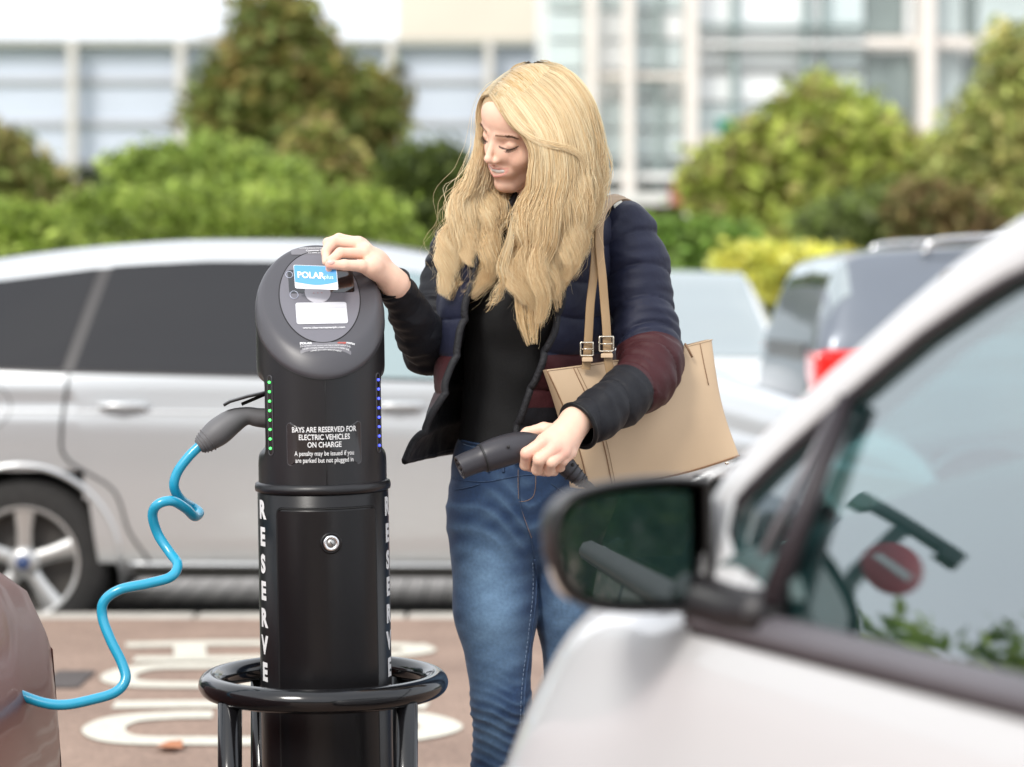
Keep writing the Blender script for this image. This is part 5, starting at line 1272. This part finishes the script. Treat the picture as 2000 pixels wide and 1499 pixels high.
# ================================================================ clothes
def nylon(name, c, rough=.60):
    m = mat(name, c, rough, var=.12, vscale=14, bump=.45, bscale=42, bdist=.005, sheen=.03, spec=.28); return m
M_navy = nylon('navy_nylon', (.012, .0145, .034)); M_maroon = nylon('maroon_nylon', (.046, .0095, .012)); M_blk = nylon('charcoal_nylon', (.008, .0085, .012)); M_lin = nylon('lining', (.003, .003, .004), .5)
M_topb = mat('black_jersey', (.003, .003, .0034), .85, var=.2, bump=.2, bscale=200)
def sleeve(name, pts, bands, L=.068, n=72, parent=None, wr=.0028, puff=.0085, tilt=0.0):
    P = np.array([list(w3(p[0], p[1], p[2]))+[p[3]] for p in pts]); Q = resample(cr(P, 200), 190)
    s = np.r_[0, np.cumsum(np.linalg.norm(np.diff(Q[:, :3], axis=0), axis=1))]
    T, N1, B = frames(Q[:, :3]); a = np.linspace(0, 2*np.pi, n, endpoint=False)
    curv = np.linalg.norm(np.gradient(T, axis=0), axis=1)/(s[1]-s[0])
    dirs = np.cos(a)[None, :, None]*N1[:, None]+np.sin(a)[None, :, None]*B[:, None]
    sa = s[:, None]+tilt*np.sin(a+1)[None]
    sa = sa+.010*vnoise(np.concatenate([s[:, None, None]*3+np.zeros((1, n, 1)), np.cos(a)[None, :, None]+0*s[:, None, None], np.sin(a)[None, :, None]+0*s[:, None, None]], -1), 1.6, 77)
    pf = np.abs(np.sin(np.pi*sa/L))**.36-.88
    rdg = (1-np.abs(vnoise(np.concatenate([s[:, None, None]*48+1.3*np.sin(a)[None, :, None], np.cos(a)[None, :, None]*2.4+0*s[:, None, None], np.sin(a)[None, :, None]*2.4+0*s[:, None, None]], -1), 1.0, 78)))**3
    P0 = Q[:, None, :3]+dirs*Q[:, 3][:, None, None]
    nz_ = vnoise(P0*np.array([1., 1., 1.]), 70, 3)*.45+vnoise(np.concatenate([s[:, None, None]*260+np.zeros((1, n, 1)), P0[..., :1]*40, P0[..., 2:]*40], -1), 1.0, 9)*.55
    r_ = Q[:, 3][:, None]+.0026*(rdg-.4)+puff*pf*(np.clip(Q[:, 3]/.05, .6, 1))[:, None]+wr*nz_*(1+np.clip(curv*.16, 0, 2.0))[:, None]
    V = (Q[:, None, :3]+dirs*r_[..., None]).reshape(-1, 3); Fc = grid_faces(190, n, True)
    fs = s[(Fc[:, 0]//n)]/s[-1]; mi = np.zeros(len(Fc), int)
    for k, b in enumerate(bands): mi[fs > b] = k+1
    o = pobj(name, V, Fc, None, parent, mats=[M_navy, M_maroon, M_blk], fmat=mi)
    return o, Q, T
JK = pobj('jacket', [(0, 4.5, 1), (0.001, 4.5, 1), (0, 4.501, 1)], [(0, 1, 2)], M_lin)   # replaced below
LEV = [ # row y : control points (x px, Y) round the body, right front edge -> back -> left front edge
 (888, [(786, 4.33), (818, 4.42), (862, 4.53), (925, 4.62), (1030, 4.655), (1130, 4.63), (1186, 4.55), (1150, 4.45), (1080, 4.40), (1003, 4.375)]),
 (840, [(812, 4.325), (828, 4.41), (860, 4.52), (928, 4.62), (1035, 4.655), (1135, 4.63), (1188, 4.55), (1150, 4.445), (1080, 4.39), (1010, 4.365)]),
 (780, [(850, 4.32), (842, 4.40), (858, 4.51), (930, 4.62), (1040, 4.655), (1140, 4.62), (1188, 4.54), (1152, 4.44), (1090, 4.38), (1030, 4.355)]),
 (735, [(868, 4.325), (848, 4.395), (858, 4.50), (930, 4.615), (1040, 4.65), (1140, 4.62), (1205, 4.53), (1155, 4.43), (1100, 4.375), (1050, 4.35)]),
 (690, [(882, 4.33), (850, 4.39), (858, 4.50), (930, 4.61), (1040, 4.65), (1145, 4.62), (1207, 4.53), (1160, 4.43), (1110, 4.375), (1068, 4.345)]),
 (640, [(895, 4.335), (853, 4.39), (858, 4.50), (930, 4.61), (1040, 4.65), (1148, 4.62), (1208, 4.53), (1165, 4.42), (1125, 4.37), (1088, 4.345)]),
 (590, [(906, 4.34), (862, 4.39), (860, 4.50), (930, 4.61), (1040, 4.65), (1150, 4.62), (1205, 4.53), (1172, 4.42), (1135, 4.37), (1100, 4.345)]),
 (520, [(925, 4.35), (884, 4.39), (872, 4.50), (930, 4.60), (1042, 4.64), (1155, 4.61), (1215, 4.53), (1180, 4.42), (1145, 4.375), (1110, 4.355)]),
 (450, [(950, 4.37), (912, 4.41), (890, 4.50), (940, 4.59), (1045, 4.63), (1155, 4.60), (1222, 4.52), (1190, 4.43), (1155, 4.39), (1118, 4.37)]),
 (408, [(985, 4.40), (950, 4.43), (925, 4.50), (965, 4.57), (1050, 4.60), (1145, 4.58), (1205, 4.52), (1185, 4.45), (1155, 4.42), (1118, 4.40)]),
 (382, [(1005, 4.42), (985, 4.45), (972, 4.50), (1000, 4.55), (1060, 4.57), (1130, 4.56), (1184, 4.52), (1168, 4.47), (1145, 4.44), (1115, 4.42)]),
 (362, [(1012, 4.43), (998, 4.46), (992, 4.50), (1008, 4.54), (1060, 4.56), (1120, 4.55), (1160, 4.52), (1152, 4.48), (1130, 4.45), (1108, 4.43)])]
NU, NVv = 150, 220
rows = []
for py, cs in LEV:
    P = np.array([[*(W(x, py, Y)[:2]), CAMZ-(py-HZ)/F*4.47] for x, Y in cs]); rows.append(cr(P, NU))
rows = np.array(rows); G_ = cr(rows.reshape(len(rows), -1), NVv).reshape(NVv, NU, 3)
zz = G_[..., 2]
du = np.gradient(G_, axis=1); dv = np.gradient(G_, axis=0); Nn = np.cross(du, dv); Nn /= np.linalg.norm(Nn, axis=2)[..., None]+1e-9
cen_ = np.array([W(1035, HZ, 4.5).x, 4.5]); 
if ((G_[110, 40, :2]-cen_)@Nn[110, 40, :2]) < 0: Nn = -Nn
pf = np.abs(np.sin(np.pi*(zz-.93+.004*np.sin(np.arange(NU)*.11)[None])/.066))**.4-.87
nzz = vnoise(G_*np.array([1, 1, 2.2]), 55, 12)*.6+vnoise(G_, 120, 13)*.4
G2_ = G_+Nn*(.0095*pf+.0025*nzz)[..., None]
# folds near the hem edge
Fc = grid_faces(NVv, NU)
A_, B_, C_ = [G2_.reshape(-1, 3)[Fc[60*(NU-1)+40, i]] for i in (0, 1, 2)]; fn = np.cross(B_-A_, C_-B_)
if fn[:2]@(A_[:2]-cen_) < 0: Fc = Fc[:, ::-1].copy()
cz = zz.reshape(-1)[Fc].mean(1)
zM0, zM1 = CAMZ-(692-HZ)/F*4.47, CAMZ-(790-HZ)/F*4.47
mi = np.where(cz > zM0, 0, np.where(cz > zM1, 1, 2))
bpy.data.objects.remove(JK)
JK = pobj('jacket', G2_.reshape(-1, 3), Fc, None, mats=[M_navy, M_maroon, M_blk, M_lin], fmat=mi)
# orientation: outside must face away from the body
nrm = JK.data.polygons[60*(NU-1)+40].normal; pc_ = np.array(JK.data.polygons[60*(NU-1)+40].center[:2])+PO[:2]-cen_
outw = nrm[0]*pc_[0]+nrm[1]*pc_[1] > 0
md = JK.modifiers.new('solid', 'SOLIDIFY'); md.thickness = .011; md.offset = -1; md.material_offset = 3; md.use_flip_normals = False
def edge_tube(name, idx, r, m):
    P = G2_[:, idx]+Nn[:, idx]*(-.005); V, Fc = tube(resample(P, 120), r, 10); return pobj(name, V, Fc, m, JK)
zp = mat('zip_tape', (.012, .012, .015), .7, var=.4, vscale=150, bump=.8, bscale=220, bdist=.002)
edge_tube('zip', 0, .0068, zp); edge_tube('zip', -1, .0068, zp)
P = G2_[0]+Nn[0]*(-.005); V, Fc = tube(P, .0062, 8); pobj('hem', V, Fc, M_blk, JK)
SL = [(1188, 428, 4.50, .048), (1216, 456, 4.495, .061), (1238, 515, 4.485, .064), (1250, 590, 4.465, .062), (1261, 650, 4.44, .061), (1272, 698, 4.405, .062), (1260, 740, 4.355, .057), (1218, 776, 4.30, .050), (1174, 806, 4.25, .046), (1130, 832, 4.212, .0415)]
sl1, Q1, T1 = sleeve('sleeve', SL, (.50, .72), parent=JK, tilt=.012)
SR = [(905, 468, 4.50, .050), (888, 520, 4.515, .058), (872, 600, 4.50, .056), (852, 662, 4.465, .048), (838, 682, 4.435, .047), (823, 652, 4.385, .044), (802, 612, 4.335, .039), (778, 572, 4.288, .0335), (766, 554, 4.270, .0315)]
sl2, Q2, T2 = sleeve('sleeve', SR, (9, 9), parent=JK, puff=.0050)
sl2.data.materials[0] = M_blk
def cuff(Q, T, r, nm='cuff'):
    c = Q[-1, :3]; T0, N1, B = frames(Q[:, :3]); n1, b1 = N1[-1], B[-1]
    ring = [c+r*(math.cos(t)*n1+math.sin(t)*b1) for t in np.linspace(0, 2*math.pi, 41)]
    V, Fc = tube(ring, .0045, 8, caps=False); o = pobj(nm, V, Fc, M_lin, JK)
    k = [c-T[-1]*d+(r-.003)*(math.cos(t)*n1+math.sin(t)*b1) for d in (0, .05) for t in np.linspace(0, 2*math.pi, 41)[:-1]]
    pobj('cuff_lining', k, grid_faces(2, 40, True), M_lin, o)
cuff(Q1, T1, .0405); cuff(Q2, T2, .0305)
# collar roll
P = [(1012, 366, 4.43), (996, 362, 4.46), (992, 358, 4.50), (1008, 354, 4.54), (1060, 352, 4.56), (1120, 356, 4.55), (1160, 366, 4.52), (1152, 372, 4.48), (1130, 376, 4.45), (1108, 380, 4.425)]
V, Fc = tube(cr([w3(*p) for p in P], 60), .013, 12); pobj('collar', V, Fc, M_navy, JK)

# black top
TOP = [(892, 1008, 116, 4.50, .098), (860, 1008, 114, 4.50, .096), (800, 1010, 108, 4.50, .092), (740, 1012, 108, 4.495, .095), (690, 1016, 112, 4.49, .105), (640, 1022, 118, 4.485, .118), (600, 1026, 122, 4.485, .122), (560, 1030, 124, 4.485, .116), (520, 1034, 126, 4.49, .106), (470, 1040, 130, 4.495, .092), (430, 1045, 125, 4.50, .075), (412, 1047, 80, 4.50, .068)]
NV2 = 120; rowsT = []
for py, cx, hw, Y, hd in TOP:
    a = np.linspace(0, 2*np.pi, 96, endpoint=False); k = 4.45/F
    rowsT.append(np.stack([(cx-1000)/F*Y+hw*k*np.sign(np.cos(a))*np.abs(np.cos(a))**.86, Y+hd*np.sin(a), np.full(96, CAMZ-(py-HZ)/F*4.42)], 1))
GT = cr(np.array(rowsT).reshape(len(TOP), -1), NV2).reshape(NV2, 96, 3)
c2 = np.array([(1030-1000)/F*4.48, 4.48]); dd = GT[..., :2]-c2; dd /= np.linalg.norm(dd, axis=2)[..., None]
wrk = vnoise(GT*np.array([1, 1, 2.6]), 26, 31)*.004+vnoise(GT*np.array([1.5, 1, 1]), 60, 32)*.0015
GT[..., :2] += dd*wrk[..., None]
# two soft bust volumes
for bx in (985, 1065):
    c = w3(bx, 610, 4.385); w_ = np.exp(-((GT[..., 0]-c[0])**2+(GT[..., 2]-c[2])**2)/(2*.042**2))*(GT[..., 1] < 4.45); GT[..., 1] -= .016*w_
pobj('top', GT.reshape(-1, 3), grid_faces(NV2, 96, True), M_topb)

# jeans
def jeans_sdf(P):
    a = sd_ell(P, w3(1022, 950, 4.505), (.136, .108, .150))
    a = smin(a, sd_ell(P, w3(1020, 890, 4.50), (.122, .098, .09)), .03)
    Lr = smin(sd_cone(P, w3(963, 1015, 4.505), w3(968, 1190, 4.492), .0885, .0725), smin(sd_cone(P, w3(968, 1190, 4.492), w3(979, 1370, 4.478), .0725, .0530), smin(sd_cone(P, w3(979, 1370, 4.478), w3(975, 1500, 4.505), .0530, .0500), sd_cone(P, w3(975, 1500, 4.505), w3(985, 1830, 4.57), .0500, .0370), .02), .02), .03)
    Ll = smin(sd_cone(P, w3(1105, 1015, 4.525), w3(1122, 1190, 4.53), .0860, .0690), smin(sd_cone(P, w3(1122, 1190, 4.53), w3(1124, 1370, 4.545), .0690, .0530), smin(sd_cone(P, w3(1124, 1370, 4.545), w3(1120, 1500, 4.57), .0530, .0500), sd_cone(P, w3(1120, 1500, 4.57), w3(1130, 1830, 4.64), .0500, .0370), .02), .02), .03)
    d = smin(a, smin(Lr, Ll, .004), .028)
    # wrinkles: hip pulls and knee folds
    z = P[..., 2]; x = P[..., 0]; y = P[..., 1]
    kn = np.exp(-((z-.455)/.05)**2)+.8*np.exp(-((z-.36)/.07)**2)
    d = d-.0042*kn*(1-np.abs(np.sin(z*165+x*25+1.4*np.sin(x*50+y*30)))**.7-.35)
    hp = np.exp(-((z-.83)/.06)**2)
    d = d-.0038*hp*(1-np.abs(np.sin((z*.9-np.abs(x-.03)*.55)*85+y*15+1.2*np.sin(x*35)))**.7-.35)
    d = d-.0011*vnoise(P*np.array([1, 1, .7], np.float32), 34, 41)-.0010*vnoise(P, 80, 42)
    return smax(d, z-(CAMZ-(858-HZ)/F*4.40), .006)
jV, jF = surface_nets(jeans_sdf, np.array([-.22, 4.33, .03]), np.array([.29, 4.70, 1.0]), .0042)
pyj = HZ+(CAMZ-jV[:, 2])/jV[:, 1]*F; pxj = 1000+jV[:, 0]/jV[:, 1]*F
dk, lt = np.array([.012, .038, .10]), np.array([.15, .26, .40])
fade = .86*np.exp(-(((pxj-955)/62)**2+((pyj-1180)/165)**2)**1.2)+.55*np.exp(-(((pxj-1108)/48)**2+((pyj-1240)/170)**2)**1.2)+.35*np.exp(-(((pxj-955)/50)**2+((pyj-1440)/60)**2))+.18*vnoise(jV*np.array([1, 1, 2.5]), 60, 44)
kz = jV[:, 2]; fade += .34*(.5-np.abs(np.sin(kz*165+jV[:, 0]*25+1.4*np.sin(jV[:, 0]*50+jV[:, 1]*30))))*np.exp(-((kz-.44)/.09)**2)+.30*(.5-np.abs(np.sin((kz*.9-np.abs(jV[:, 0]-.03)*.55)*85+jV[:, 1]*15+1.2*np.sin(jV[:, 0]*35))))*np.exp(-((kz-.83)/.07)**2)
fade = np.clip(fade+.01, 0, 1)[:, None]; jc = dk*(1-fade)+lt*fade
M_den = mat('denim', (.1, .2, .3), .82, var=.16, vscale=160, attr='col', bump=.35, bscale=700, bdist=.001, sheen=.1, detail=8)
JN = pobj('jeans', jV, jF, M_den, attr=jc)
BJ = BVHTree.FromPolygons([tuple(map(float, v)) for v in jV], [tuple(map(int, f)) for f in jF])
def on_jeans(px, py, lift=.0008):
    o = Vector((0, 0, CAMZ)); d = (W(px, py, 1)-o).normalized(); h = BJ.ray_cast(o, d)
    return (h[0]+h[1]*lift) if h[0] else W(px, py, 4.42)
M_st = mat('denim_seam', (.030, .060, .125), .8, var=.3, vscale=200); M_th = mat('tan_thread', (.40, .24, .12), .7); M_thb = mat('pale_thread', (.22, .30, .42), .7)
def seam(pts, r, m, name='seam', dash=False):
    P = cr(np.array(pts, float), 40*len(pts)); Q = resample([list(on_jeans(a, b)) for a, b in P], 24*len(pts))
    if not dash: V, Fc = tube(Q, r, 6); return pobj(name, V, Fc, m, JN)
    b = MB()
    for i in range(0, len(Q)-2, 3): V, Fc = tube(Q[i:i+3], r, 5); b.add(V, Fc)
    return pobj(name, b.V, b.F, m, JN)
seam([(1044, 1092), (1046, 1160), (1036, 1250), (1026, 1330), (1022, 1400), (1020, 1498)], .0022, M_st)
seam([(1040, 1100), (1040, 1160), (1030, 1250), (1020, 1330), (1016, 1400), (1014, 1498)], .0005, M_thb, 'stitching', True)
seam([(1014, 915), (1014, 950), (1015, 975), (1022, 1010), (1036, 1050), (1043, 1090)], .0012, M_st)
seam([(1012, 918), (1012, 950), (1013, 974)], .0005, M_th, 'stitching', True)
seam([(1046, 915), (1046, 945), (1042, 968), (1030, 978), (1014, 980)], .0005, M_th, 'stitching', True)
seam([(1016, 984), (1024, 1012), (1038, 1050)], .0005, M_th, 'stitching', True)
seam([(884, 932), (902, 938), (950, 941), (1010, 930), (1060, 925)], .0009, M_st)
seam([(890, 957), (912, 953), (938, 946)], .0011, M_st); seam([(1076, 945), (1110, 968), (1150, 985)], .0011, M_st)
seam([(903, 862), (930, 868), (960, 870), (1000, 868)], .0028, M_st, 'waistband'); seam([(905, 868), (930, 875), (960, 878), (1000, 876)], .0005, M_thb, 'stitching', True)
for x in (957, 985): seam([(x, 864), (x-1, 890), (x-2, 922)], .0030, M_st, 'belt_loop')
V_, F_ = [], []
# shoes
M_shoe = mat('black_leather', (.02, .018, .017), .4)
for px, Y in ((985, 4.57), (1130, 4.64)):
    c = w3(px, HZ, Y); 
    f = lambda P, c=c: smax(smin(sd_cone(P, (c[0], c[1]+.02, .05), (c[0]-.01, c[1]-.16, .035), .040, .034), sd_cone(P, (c[0], c[1]+.01, .05), (c[0], c[1]+.01, .16), .042, .045), .02), .004-P[..., 2], .006)
    V, Fc = surface_nets(f, np.array([c[0]-.08, c[1]-.23, -.02]), np.array([c[0]+.08, c[1]+.09, .17]), .006); pobj('shoe', V, Fc, M_shoe)

# ================================================================ handbag (own object, hanging from her shoulder)
M_tan = mat('tan_leather', (.56, .41, .265), .55, var=.05, vscale=10, bump=.25, bscale=500, bdist=.0006, spec=.4)
M_tand = mat('tan_edge', (.22, .12, .06), .6); M_gold = mat('buckle_metal', (.72, .66, .55), .22, metal=1)
bc = w3(1260, 820, 4.45)
BG = thing('handbag', 'tan leather tote bag tucked under her left arm with two buckled straps', 'handbag', tuple(bc))
def bagp(u, v, d):
    """u 0..1 left-right, v 0..1 top-bottom, d 0 front .. 1 back"""
    tl, tr, br, bl_ = w3(1068, 724, 4.315), w3(1391, 664, 4.475), w3(1446, 893, 4.47), w3(1150, 958, 4.325)
    top = tl*(1-u)+tr*u; bot = bl_*(1-u)+br*u; p = top*(1-v)+bot*v
    e1 = (tr-tl)/np.linalg.norm(tr-tl); nrm_ = np.cross(e1, [0, 0, 1]); nrm_ /= np.linalg.norm(nrm_); nrm_ = nrm_ if nrm_[1] > 0 else -nrm_
    bul = .016*math.sin(math.pi*u)**.7*math.sin(math.pi*min(1, v*.9+.08)); th = .018+.055*v
    p = p+nrm_*(d*th)-nrm_*bul*(1-2*d)
    p = p+np.array([0, 0, -.006])*math.sin(math.pi*u)*(1-v)-np.array([0, 0, .010])*math.sin(math.pi*u)*v
    p = p-e1*(.010*math.sin(math.pi*v)*(1-2*u))*-1
    return p-bc+nrm_*.0018*math.sin(u*17+v*5)*math.sin(v*3.1)
V = []; NB, MBn = 44, 30
us = np.linspace(0, 1, NB); loop = [(u, 0) for u in us]+[(1, .5)]+[(u, 1) for u in us[::-1]]+[(0, .5)]
for v in np.linspace(0, 1, MBn): V += [bagp(u, v, d) for u, d in loop]
k = len(loop); Fc = [tuple(f) for f in grid_faces(MBn, k, True)]
Fc += [((MBn-1)*k+i, (MBn-1)*k+i+1, (MBn-1)*k+2*NB-1-i, (MBn-1)*k+2*NB-i) for i in range(NB-1)]
bag = mesh_obj('bag_body', V, Fc, M_tan, BG); bevel(bag, .003, 2, 40)
V = [bagp(u, .02, d) for u, d in loop]; mesh_obj('bag_opening', V, [(i, i+1, 2*NB-1-i, 2*NB-i) for i in range(NB-1)], M_tand, BG)
for nm, pts, r, m in (('seam', [(.15, v, -.02) for v in np.linspace(0, 1, 20)], .0009, M_tand), ('stitching', [(.17, v, -.025) for v in np.linspace(0, 1, 20)], .0005, M_tand), ('bottom_piping', [(u, .985, -.01) for u in us], .0016, M_tand),
                      ('rim', [(u, .0, 0) for u in us], .0014, M_tan), ('rim', [(0, v, 0) for v in np.linspace(0, 1, 20)], .0012, M_tand), ('seam', [(.92, v, -.02) for v in np.linspace(0, .35, 10)], .0008, M_tand)):
    V, Fc = tube([bagp(*p) for p in pts], r, 6); mesh_obj(nm, V, Fc, m, BG)
M_tans = mat('strap_leather', (.33, .215, .11), .5, var=.06, bump=.2, bscale=400, bdist=.0006)
def strap(pts, w=.0078, t=.0022, name='strap', m=M_tans):
    P = resample(cr([w3(*p) for p in pts], 60), 70)-bc; T = np.gradient(P, axis=0); T /= np.linalg.norm(T, axis=1)[:, None]
    n_ = np.tile([[.25, -1, 0]], (70, 1)); n_ = n_-T*(n_*T).sum(1)[:, None]
    over = np.clip((P[:, 2]+bc[2]-1.355)/.05, 0, 1)[:, None]; n_ = n_*(1-over)+np.array([[.3, -.2, 1]])*over; n_ /= np.linalg.norm(n_, axis=1)[:, None]; s_ = np.cross(T, n_); s_ /= np.linalg.norm(s_, axis=1)[:, None]
    V = []
    for p, a, b in zip(P, s_, n_):
        V += [p-a*w+b*0, p-a*w+b*t, p-a*w*.8+b*(t+.0006), p+a*w*.8+b*(t+.0006), p+a*w+b*t, p+a*w]
    return mesh_obj(name, V, [tuple(f) for f in grid_faces(70, 6, True)], m, BG)
strap([(1144, 722, 4.335), (1147, 690, 4.335), (1150, 640, 4.335), (1153, 590, 4.335), (1160, 530, 4.34), (1164, 470, 4.355), (1166, 430, 4.385), (1180, 398, 4.44), (1205, 384, 4.50), (1222, 395, 4.57), (1228, 440, 4.62), (1232, 560, 4.63), (1240, 690, 4.55)])
strap([(1193, 735, 4.330), (1187, 700, 4.328), (1184, 640, 4.33), (1180, 590, 4.335), (1176, 540, 4.335), (1170, 480, 4.345), (1172, 430, 4.375), (1188, 400, 4.43), (1213, 388, 4.50), (1232, 400, 4.57), (1240, 450, 4.62), (1245, 560, 4.63), (1250, 690, 4.56)])
def buckle(px, py, Y, s=1.0):
    c = w3(px, py, Y)-bc; b = [(-.0125, -.013), (-.0125, .013), (.0125, .013), (.0125, -.013), (-.0125, -.013)]
    V, Fc = tube([c+np.array([x*s, -.004, z*s]) for x, z in resample([(a, 0, d) for a, d in b], 41)[:, [0, 2]]], .0017, 6); o = mesh_obj('buckle', V, Fc, M_gold, BG)
    V, Fc = tube([c+np.array([-.011*s, -.007, .0]), c+np.array([.011*s, -.007, 0])], .0012, 6); mesh_obj('buckle_pin', V, Fc, M_gold, o)
    kp = c+np.array([.001, -.004, -.021*s]); o2 = MB().box(kp, (.0215*s, .008, .008)).build('strap_keeper', M_tan, BG); bevel(o2, .0015, 2)
buckle(1146, 682, 4.33, .9); buckle(1184, 672, 4.325, 1.0)
V, Fc = tube(cr([w3(1338, 672, 4.44)-bc, w3(1344, 682, 4.43)-bc, w3(1352, 698, 4.435)-bc], 12), .0022, 6); mesh_obj('zip_pull', V, Fc, M_tand, BG)
V, Fc = ellipsoid(w3(1420, 905, 4.43)-bc, (np.array([.004, 0, 0]), np.array([0, .003, 0]), np.array([0, 0, .003]))); mesh_obj('bag_foot', V, Fc, M_gold, BG)

# ================================================================ card in her right hand
cc_ = w3(618, 544, 4.182)
CD = thing('membership_card', 'blue and white plastic card held against the charging post reader', 'card', tuple(cc_))
tl, tr, br, bl2 = w3(573, 518, 4.195), w3(657, 521, 4.183), w3(661, 567, 4.165), w3(577, 570, 4.178); bl2 = tl+br-tr
def cardp(u, v, d=0): 
    p = (tl*(1-u)+tr*u)*(1-v)+(bl2*(1-u)+br*u)*v; n_ = np.cross(tr-tl, bl2-tl); n_ /= np.linalg.norm(n_); n_ = n_ if n_[1] < 0 else -n_
    return p+n_*d-cc_
P = []
for cx, cy, t0 in ((.96, .07, 270), (.96, .93, 0), (.04, .93, 90), (.04, .07, 180)):
    for i in range(6): t = R(t0+18*i); P.append((cx+.04*math.cos(t), cy+.07*math.sin(t)))
k = len(P); V = [cardp(u, v, 0) for u, v in P]+[cardp(u, v, .0008) for u, v in P]
M_cblue = mat('card_blue', (.08, .33, .68), .5, var=.05, spec=.3); M_cw = mat('card_white', (.72, .75, .78), .5, var=.02, spec=.3)
mesh_obj('card_base', V, [tuple(range(k))[::-1], tuple(range(k, 2*k))]+[(i, (i+1) % k, k+(i+1) % k, k+i) for i in range(k)], M_cw, CD, smooth=False)
us = np.linspace(.012, .988, 30); V = []
for u in us:
    lo_ = .74+.10*math.sin(u*2.6-.1)-.30*max(0, u-.45)**1.3
    for t in np.linspace(0.02 if .04 < u < .96 else .06, lo_, 5): V.append(cardp(u, t, .0013))
mesh_obj('card_print', V, grid_faces(30, 5), M_cblue, CD)
def card_text(txt, size, u, v, m, bold=0.0):
    V, Fc = text_mesh(txt, 1.0, 'LEFT', bold); s = size; return mesh_obj('lettering', [cardp(u+x*s/.0748, v-y*s/.0415, .0019) for x, y, z in V], Fc, m, CD, smooth=False)
card_text('POLAR', .0152, .075, .44, M_wtext, .03); card_text('plus', .0105, .69, .48, mat('pale_blue_print', (.55, .75, .90), .4), .0)
card_text('www.polar-network.com', .0042, .06, .90, mat('blue_print', (.2, .45, .7), .4))

# ================================================================ second plug, held in her left hand
gc = w3(980, 890, 4.18)
PG = thing('charging_connector', 'black charging connector held in her left hand pointing to the left', 'connector', tuple(gc))
M_pg = mat('connector_grey', (.032, .030, .036), .42, var=.08, bump=.12, bscale=600, bdist=.0006); M_pgd = mat('connector_dark', (.012, .012, .013), .5)
P = [(897, 914, 4.150, .0205), (915, 906, 4.154, .0212), (936, 898, 4.158, .0220), (950, 893, 4.161, .0262), (985, 881, 4.168, .0275), (1018, 873, 4.178, .0262), (1045, 872, 4.190, .0215), (1070, 880, 4.196, .0185), (1095, 900, 4.198, .0185), (1112, 918, 4.198, .0170), (1130, 934, 4.198, .0130), (1142, 944, 4.198, .0095)]
Q = cr(np.array([list(w3(a, b, c)-gc)+[r] for a, b, c, r in P]), 110); 
i0 = 26
V, Fc = tube(Q[:i0, :3], Q[:i0, 3], 28, caps=False); noz = mesh_obj('nozzle', V, Fc, M_pg, PG); solid(noz, .003)
V, Fc = tube(Q[i0-1:, :3], np.maximum(Q[i0-1:, 3], .004), 28); hd = mesh_obj('handle', V, Fc, M_pg, PG)
V, Fc = tube([Q[i0-2, :3], Q[i0, :3], Q[i0+2, :3]], [Q[i0, 3]*1.0, Q[i0, 3]*1.05, Q[i0, 3]*1.01], 28); mesh_obj('joint_ring', V, Fc, M_pgd, PG)
d = Q[3, :3]-Q[0, :3]; d /= np.linalg.norm(d); T0, N1, B = frames(Q[:, :3])
c = Q[0, :3]+d*.006; V, Fc = tube([c, c+d*.01], .0172, 24); face = mesh_obj('socket_face', V, Fc, M_pgd, PG)
for x, y, r in ((0, 0, .0035), (.009, 0, .003), (-.009, 0, .003), (.0045, .009, .0022), (-.0045, .009, .0022), (.0055, -.009, .003), (-.0055, -.009, .003)):
    p = c+N1[0]*x+B[0]*y; V, Fc = tube([p-d*.005, p+d*.002], r, 12); mesh_obj('pin_sleeve', V, Fc, M_pg, face)
for a, b, yy in ((993, 873, 4.139), (1119, 908, 4.181)):
    V, Fc = ellipsoid(w3(a, b, yy)-gc, (np.array([.0028, 0, 0]), np.array([0, .0016, 0]), np.array([0, 0, .0034]))); mesh_obj('screw_hole', V, Fc, M_pgd, hd)
for t in (92, 97, 102, 106):
    p = Q[t, :3]; dd_ = Q[t+1, :3]-Q[t-1, :3]; dd_ /= np.linalg.norm(dd_)
    V, Fc = tube([p-dd_*.0018, p-dd_*.0008, p+dd_*.0008, p+dd_*.0018], [Q[t, 3]*.9, Q[t, 3]+.0018, Q[t, 3]+.0018, Q[t, 3]*.9], 20); mesh_obj('grip_ridge', V, Fc, M_pgd, hd)
cb = [w3(1138, 941, 4.198)-gc, w3(1158, 960, 4.20)-gc, w3(1190, 1030, 4.16)-gc, w3(1230, 1180, 4.05)-gc, w3(1280, 1400, 3.95)-gc, w3(1340, 1680, 3.9)-gc, w3(1420, 1850, 3.8)-gc, w3(1560, 1960, 3.6)-gc]
V, Fc = tube(cr(cb, 120), .0075, 12); mesh_obj('cable', V, Fc, M_pgd, PG)
